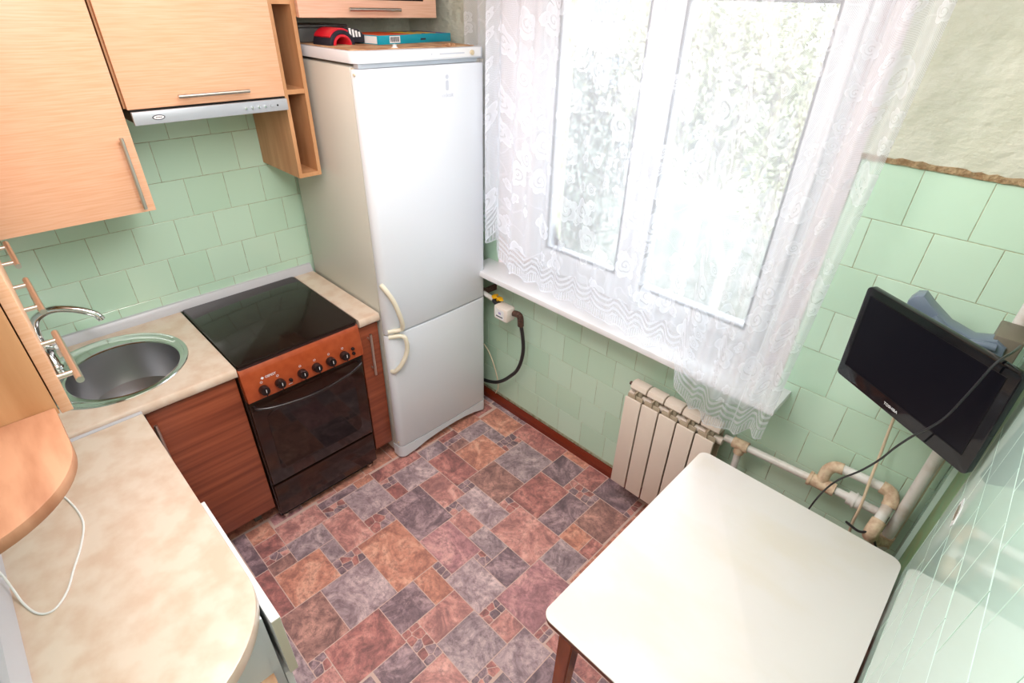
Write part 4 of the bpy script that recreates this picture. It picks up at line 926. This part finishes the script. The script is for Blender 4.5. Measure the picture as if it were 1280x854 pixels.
# ================================================================= GAS PIPE, METER, HOSE
ga = thing('gas_meter', 'small white gas meter on a pipe under the window sill', 'meter', (0.79, -0.075, 0.72))
b = MB(); b.box(0.738, 0.832, -0.150, -0.085, 0.678, 0.752, 0.012); b.build('housing', 'meter', ga)
MB().box(0.752, 0.812, -0.1508, -0.150, 0.690, 0.740).build('face_label', 'white', ga, False)
MB().box(0.760, 0.805, -0.1514, -0.1508, 0.698, 0.704).build('display', 'dark_print', ga, False)
MB().box(0.776, 0.792, -0.1514, -0.1508, 0.714, 0.726).build('emblem', 'pur_emb', ga, False)
gp = thing('gas_pipe', 'white gas pipe with a yellow valve running from behind the fridge', 'pipe', (0.66, -0.075, 0.75))
b = MB(); b.tube([(0.42, -0.09, 0.762), (0.700, -0.100, 0.742)], 0.0125, 14); b.build('pipe', 'pipe', gp)
b = MB(); b.tube([(0.596, -0.09, 0.750), (0.612, -0.09, 0.749)], 0.021, 14).box(0.598, 0.610, -0.09, -0.002, 0.735, 0.765); b.build('clamp', 'rust', gp)
b = MB(); b.tube([(0.695, -0.100, 0.742), (0.745, -0.110, 0.735)], 0.016, 8); v_ = b.build('valve_body', 'rubber', gp)
b = MB(); b.prism([(0.692, -0.118), (0.712, -0.130), (0.722, -0.112), (0.752, -0.122), (0.764, -0.106), (0.742, -0.090), (0.718, -0.094), (0.700, -0.080), (0.688, -0.096)], 'z', 0.764, 0.772, 0.002).tube([(0.724, -0.106, 0.745), (0.724, -0.106, 0.772)], 0.006); vh = b.build('valve_handle', 'yellow', v_)
b = MB(); b.tube([(0.724, -0.106, 0.772), (0.724, -0.106, 0.777)], 0.0055, 6); b.build('nut', 'handle', v_)
hs = thing('gas_hose', 'black rubber gas hose hanging from the meter to behind the fridge', 'hose', (0.87, -0.07, 0.4))
b = MB(); b.tube(smooth_path([(0.830, -0.10, 0.722), (0.858, -0.095, 0.722), (0.868, -0.09, 0.705), (0.868, -0.085, 0.66)], 6), 0.016, 14); b.build('elbow', 'rust', hs)
b = MB(); b.tube(smooth_path([(0.868, -0.085, 0.668), (0.874, -0.075, 0.60), (0.878, -0.070, 0.52), (0.866, -0.068, 0.44), (0.835, -0.066, 0.36), (0.790, -0.064, 0.30), (0.73, -0.063, 0.235), (0.66, -0.062, 0.185), (0.56, -0.060, 0.15), (0.45, -0.060, 0.14)], 8), 0.0098, 12); b.build('hose', 'rubber', hs)
b = MB(); b.tube(smooth_path([(0.50, -0.045, 0.42), (0.60, -0.05, 0.36), (0.66, -0.05, 0.25), (0.68, -0.05, 0.16), (0.66, -0.05, 0.10)], 6), 0.003, 8); tag(b.build('thin_wire', 'cordb'), 'thin beige wire hanging on the tiles beside the fridge', 'wire')

# ================================================================= TELEVISION
tv = thing('television', 'black flat television hung by the right wall', 'television', (2.3734, -0.332, 1.290)); tv['_local'] = 1
tv.rotation_euler = (Matrix.Rotation(math.radians(-34.2), 3, 'Z') @ Matrix.Rotation(math.radians(2.7), 3, 'X') @ Matrix.Rotation(math.radians(-0.65), 3, 'Y')).to_euler()
W, H = 0.404, 0.272
b = MB(); b.prism(rbox(-W/2, W/2, -H/2, H/2, 0.012), 'y', 0.0, 0.020, 0.003); bz = b.build('bezel', 'blackg', tv)
b = MB(); b.prism([(u, v) for u, v in rbox(-W/2+0.03, W/2-0.03, -H/2+0.03, H/2-0.02, 0.03)], 'y', 0.018, 0.045, 0.010); b.build('back_shell', 'black', tv)
sx0, sx1, sz0, sz1 = -W/2+0.020, W/2-0.026, -H/2+0.042, H/2-0.022
MB().box(sx0, sx1, -0.0008, 0.001, sz0, sz1).build('screen', 'screen', tv, False)
fr = MB(); t = 0.0016
fr.box(sx0-t, sx1+t, -0.0018, 0, sz0-t, sz0).box(sx0-t, sx1+t, -0.0018, 0, sz1, sz1+t).box(sx0-t, sx0, -0.0018, 0, sz0, sz1).box(sx1, sx1+t, -0.0018, 0, sz0, sz1)
fr.build('screen_rim', 'black', tv, False)
text('logo', 'TOSHIBA', 0.0105, 'white_print', Matrix.Translation((-0.014, -0.0006, -H/2+0.020)) @ Matrix.Rotation(PI/2, 4, 'X'), tv, 0.0003)
# wall arm
br = thing('television_bracket', 'blue-grey curved plastic wall bracket holding the television', 'bracket', (2.42, -0.2, 1.36))
def arm_pts(): 
    top = [(2.292, 1.412), (2.302, 1.430), (2.318, 1.436), (2.343, 1.415), (2.389, 1.384), (2.442, 1.369), (2.484, 1.382), (2.505, 1.370), (2.508, 1.345)]
    bot = [(2.494, 1.285), (2.45, 1.265), (2.39, 1.262), (2.33, 1.285), (2.295, 1.335)]
    return top+bot
b = MB(); b.prism(arm_pts(), 'y', -0.215, -0.165, 0.006); b.build('arm', 'bracket', br)
b = MB(); b.tube(smooth_path([(2.355, -0.214, 1.392), (2.390, -0.218, 1.368), (2.425, -0.218, 1.360)], 6), 0.011, 12).tube(smooth_path([(2.41, -0.218, 1.345), (2.45, -0.218, 1.362), (2.488, -0.216, 1.366)], 6), 0.009, 12); b.build('rib', 'bracket', br)
b = MB(); b.box(2.30, 2.40, -0.262, -0.21, 1.26, 1.30, 0.004); b.build('mount_plate', 'black', br)
MB().box(2.476, 2.530, -0.205, -0.100, 1.290, 1.392, 0.004).build('wall_block', 'bracket_box', br)
# power cord over the screen
th = math.radians(-34.2)
b = MB(); pth = [(2.520, -0.255, 1.405), (2.5065, -0.375, 1.437), (2.488, -0.440, 1.430), (2.478, -0.442, 1.36), (2.466, -0.438, 1.28), (2.452, -0.432, 1.235), (2.432, -0.418, 1.185), (2.413, -0.405, 1.125), (2.398, -0.385, 1.06), (2.372, -0.365, 0.985), (2.335, -0.34, 0.90), (2.312, -0.315, 0.80), (2.30, -0.300, 0.68), (2.30, -0.29, 0.5)]
b.tube(smooth_path(pth, 8), 0.0026, 8); tag(b.build('power_cord', 'rubber'), 'black power cord hanging across the television screen down behind the table', 'cord')
b = MB(); b.tube(smooth_path([(2.372, -0.06, 1.10), (2.381, -0.058, 0.965), (2.392, -0.055, 0.85), (2.402, -0.09, 0.76), (2.412, -0.112, 0.68), (2.415, -0.11, 0.60), (2.425, -0.08, 0.48)], 8), 0.0042, 8); tag(b.build('beige_cable', 'cordb'), 'beige cable hanging down the green tiles below the television', 'cable')

# ================================================================= OUTDOORS
MT['render_wall'] = mat('pale_building_render', s(206, 200, 202), 0.9)
MT['win_dark'] = mat('far_window_glass', s(110, 118, 130), 0.2)
MT['win_frame'] = mat('far_window_frame', (0.85, 0.85, 0.85), 0.6)
MT['lawn'] = mat('ground_grass', s(112, 116, 104), 0.95, noise=((0.6, 0.6, 0.6), s(146, 140, 132), 0.35, 0.6))
MT['bark'] = mat('pale_bark', s(176, 168, 160), 0.9)
MT['leaf'] = mat('tree_foliage', s(112, 118, 106), 0.8)
MT['leaf2'] = mat('tree_foliage_yellow', s(146, 146, 118), 0.8)
GZ = -6.5
tag(MB().box(-90, 60, 1.5, 110, GZ-0.3, GZ).build('ground', 'lawn', None, False), kind='structure')
bd = thing('apartment_building', 'pale apartment building with rows of windows and balconies beyond the trees', 'building', (-16, 24, GZ))
BW = MB().box(-44, 8, 24.0, 34.0, GZ, 9.5).build('wall', 'render_wall', bd, False)
pane_me = None; frame_me = None
def bwin(x, z, w_, h_):
    f = MB(); y = 23.9
    f.box(x, x+w_, y, 24.02, z, z+0.09).box(x, x+w_, y, 24.02, z+h_-0.09, z+h_).box(x, x+0.09, y, 24.02, z, z+h_).box(x+w_-0.09, x+w_, y, 24.02, z, z+h_)
    nn = 2 if w_ < 2.2 else 5
    for i in range(1, nn): f.box(x+w_*i/nn-0.045, x+w_*i/nn+0.045, y, 24.02, z, z+h_)
    o = f.build('window', 'win_frame', bd, False)
    MB().box(x+0.05, x+w_-0.05, 23.96, 23.98, z+0.05, z+h_-0.05).build('pane', 'win_dark', o, False)
for fl in range(5):
    z = GZ+1.0+fl*2.9
    for k in range(8):
        x = -42+k*6.2
        if k % 2 == 0:
            bwin(x, z+0.9, 3.6, 1.5)
            MB().box(x-0.1, x+3.7, 22.9, 24.0, z-0.1, z+0.85).build('balcony', 'render_wall', bd, False)
        else: bwin(x+0.4, z+0.8, 1.6, 1.5); bwin(x+3.2, z+0.8, 1.4, 1.5)
MB().box(-44.3, 8.3, 23.6, 34.3, 9.5, 9.9).build('roof', 'win_frame', bd, False)
def tree(x, y, h, R, seed, lm, nleaf, label, cov=1.0):
    r_ = random.Random(seed); t = thing('tree', label, 'tree', (x, y, GZ), 'trees outside the window')
    br_ = MB(); tips = []
    def grow(p, d, L_, r, depth):
        q = p+d*L_; br_.tube([p, (p+q)/2+Vector((r_.uniform(-.06, .06), r_.uniform(-.06, .06), 0))*L_, q], [r, r*0.85, r*0.68], 6, False)
        if depth >= 2: tips.append((p+q)/2)
        tips.append(q) if depth >= 3 else None
        if depth == 4: return
        for _ in range(4 if depth < 2 else 3):
            nd = (d+Vector((r_.uniform(-1, 1), r_.uniform(-1, 1), r_.uniform(-0.25, 0.8)))*0.75).normalized()
            grow(q-d*L_*r_.uniform(0, 0.35), nd, L_*r_.uniform(0.6, 0.82), r*0.6, depth+1)
    grow(Vector((x, y, GZ)), Vector((0, 0, 1)), h*0.34, 0.17, 0)
    br_.build('trunk', 'bark', t, False)
    V_ = []; F_ = []
    for _ in range(nleaf):
        c = r_.choice(tips)+Vector((r_.gauss(0, .35), r_.gauss(0, .35), r_.gauss(0, .35))); a = Vector((r_.gauss(0, 1), r_.gauss(0, 1), r_.gauss(0, 1))).normalized(); b2 = a.cross(Vector((r_.gauss(0, 1), r_.gauss(0, 1), r_.gauss(0, 1)))).normalized(); L_ = r_.uniform(0.05, 0.10)
        i = len(V_); V_ += [c-a*L_, c+b2*L_*0.5, c+a*L_, c-b2*L_*0.5]; F_.append((i, i+1, i+2, i+3))
    me = bpy.data.meshes.new('foliage'); me.from_pydata([tuple(v) for v in V_], [], F_)
    link('foliage', me, lm, t)
tree(-6.5, 9.5, 8.2, 3, 3, 'leaf', 16000, 'greyish green leafy tree nearest to the window')
tree(-2.2, 10.5, 9.6, 3, 8, 'leaf2', 18000, 'tall yellow-green tree outside the right pane')
tree(-10.8, 12.5, 8.4, 3, 12, 'leaf', 14000, 'low grey-green tree outside the left pane, before the building')
tree(1.4, 11.0, 9.4, 3, 21, 'leaf', 14000, 'tall grey-green tree at the right edge of the window view')
tree(-5.5, 15.5, 9.5, 3, 5, 'leaf2', 16000, 'yellowish tree in the second row, before the building')
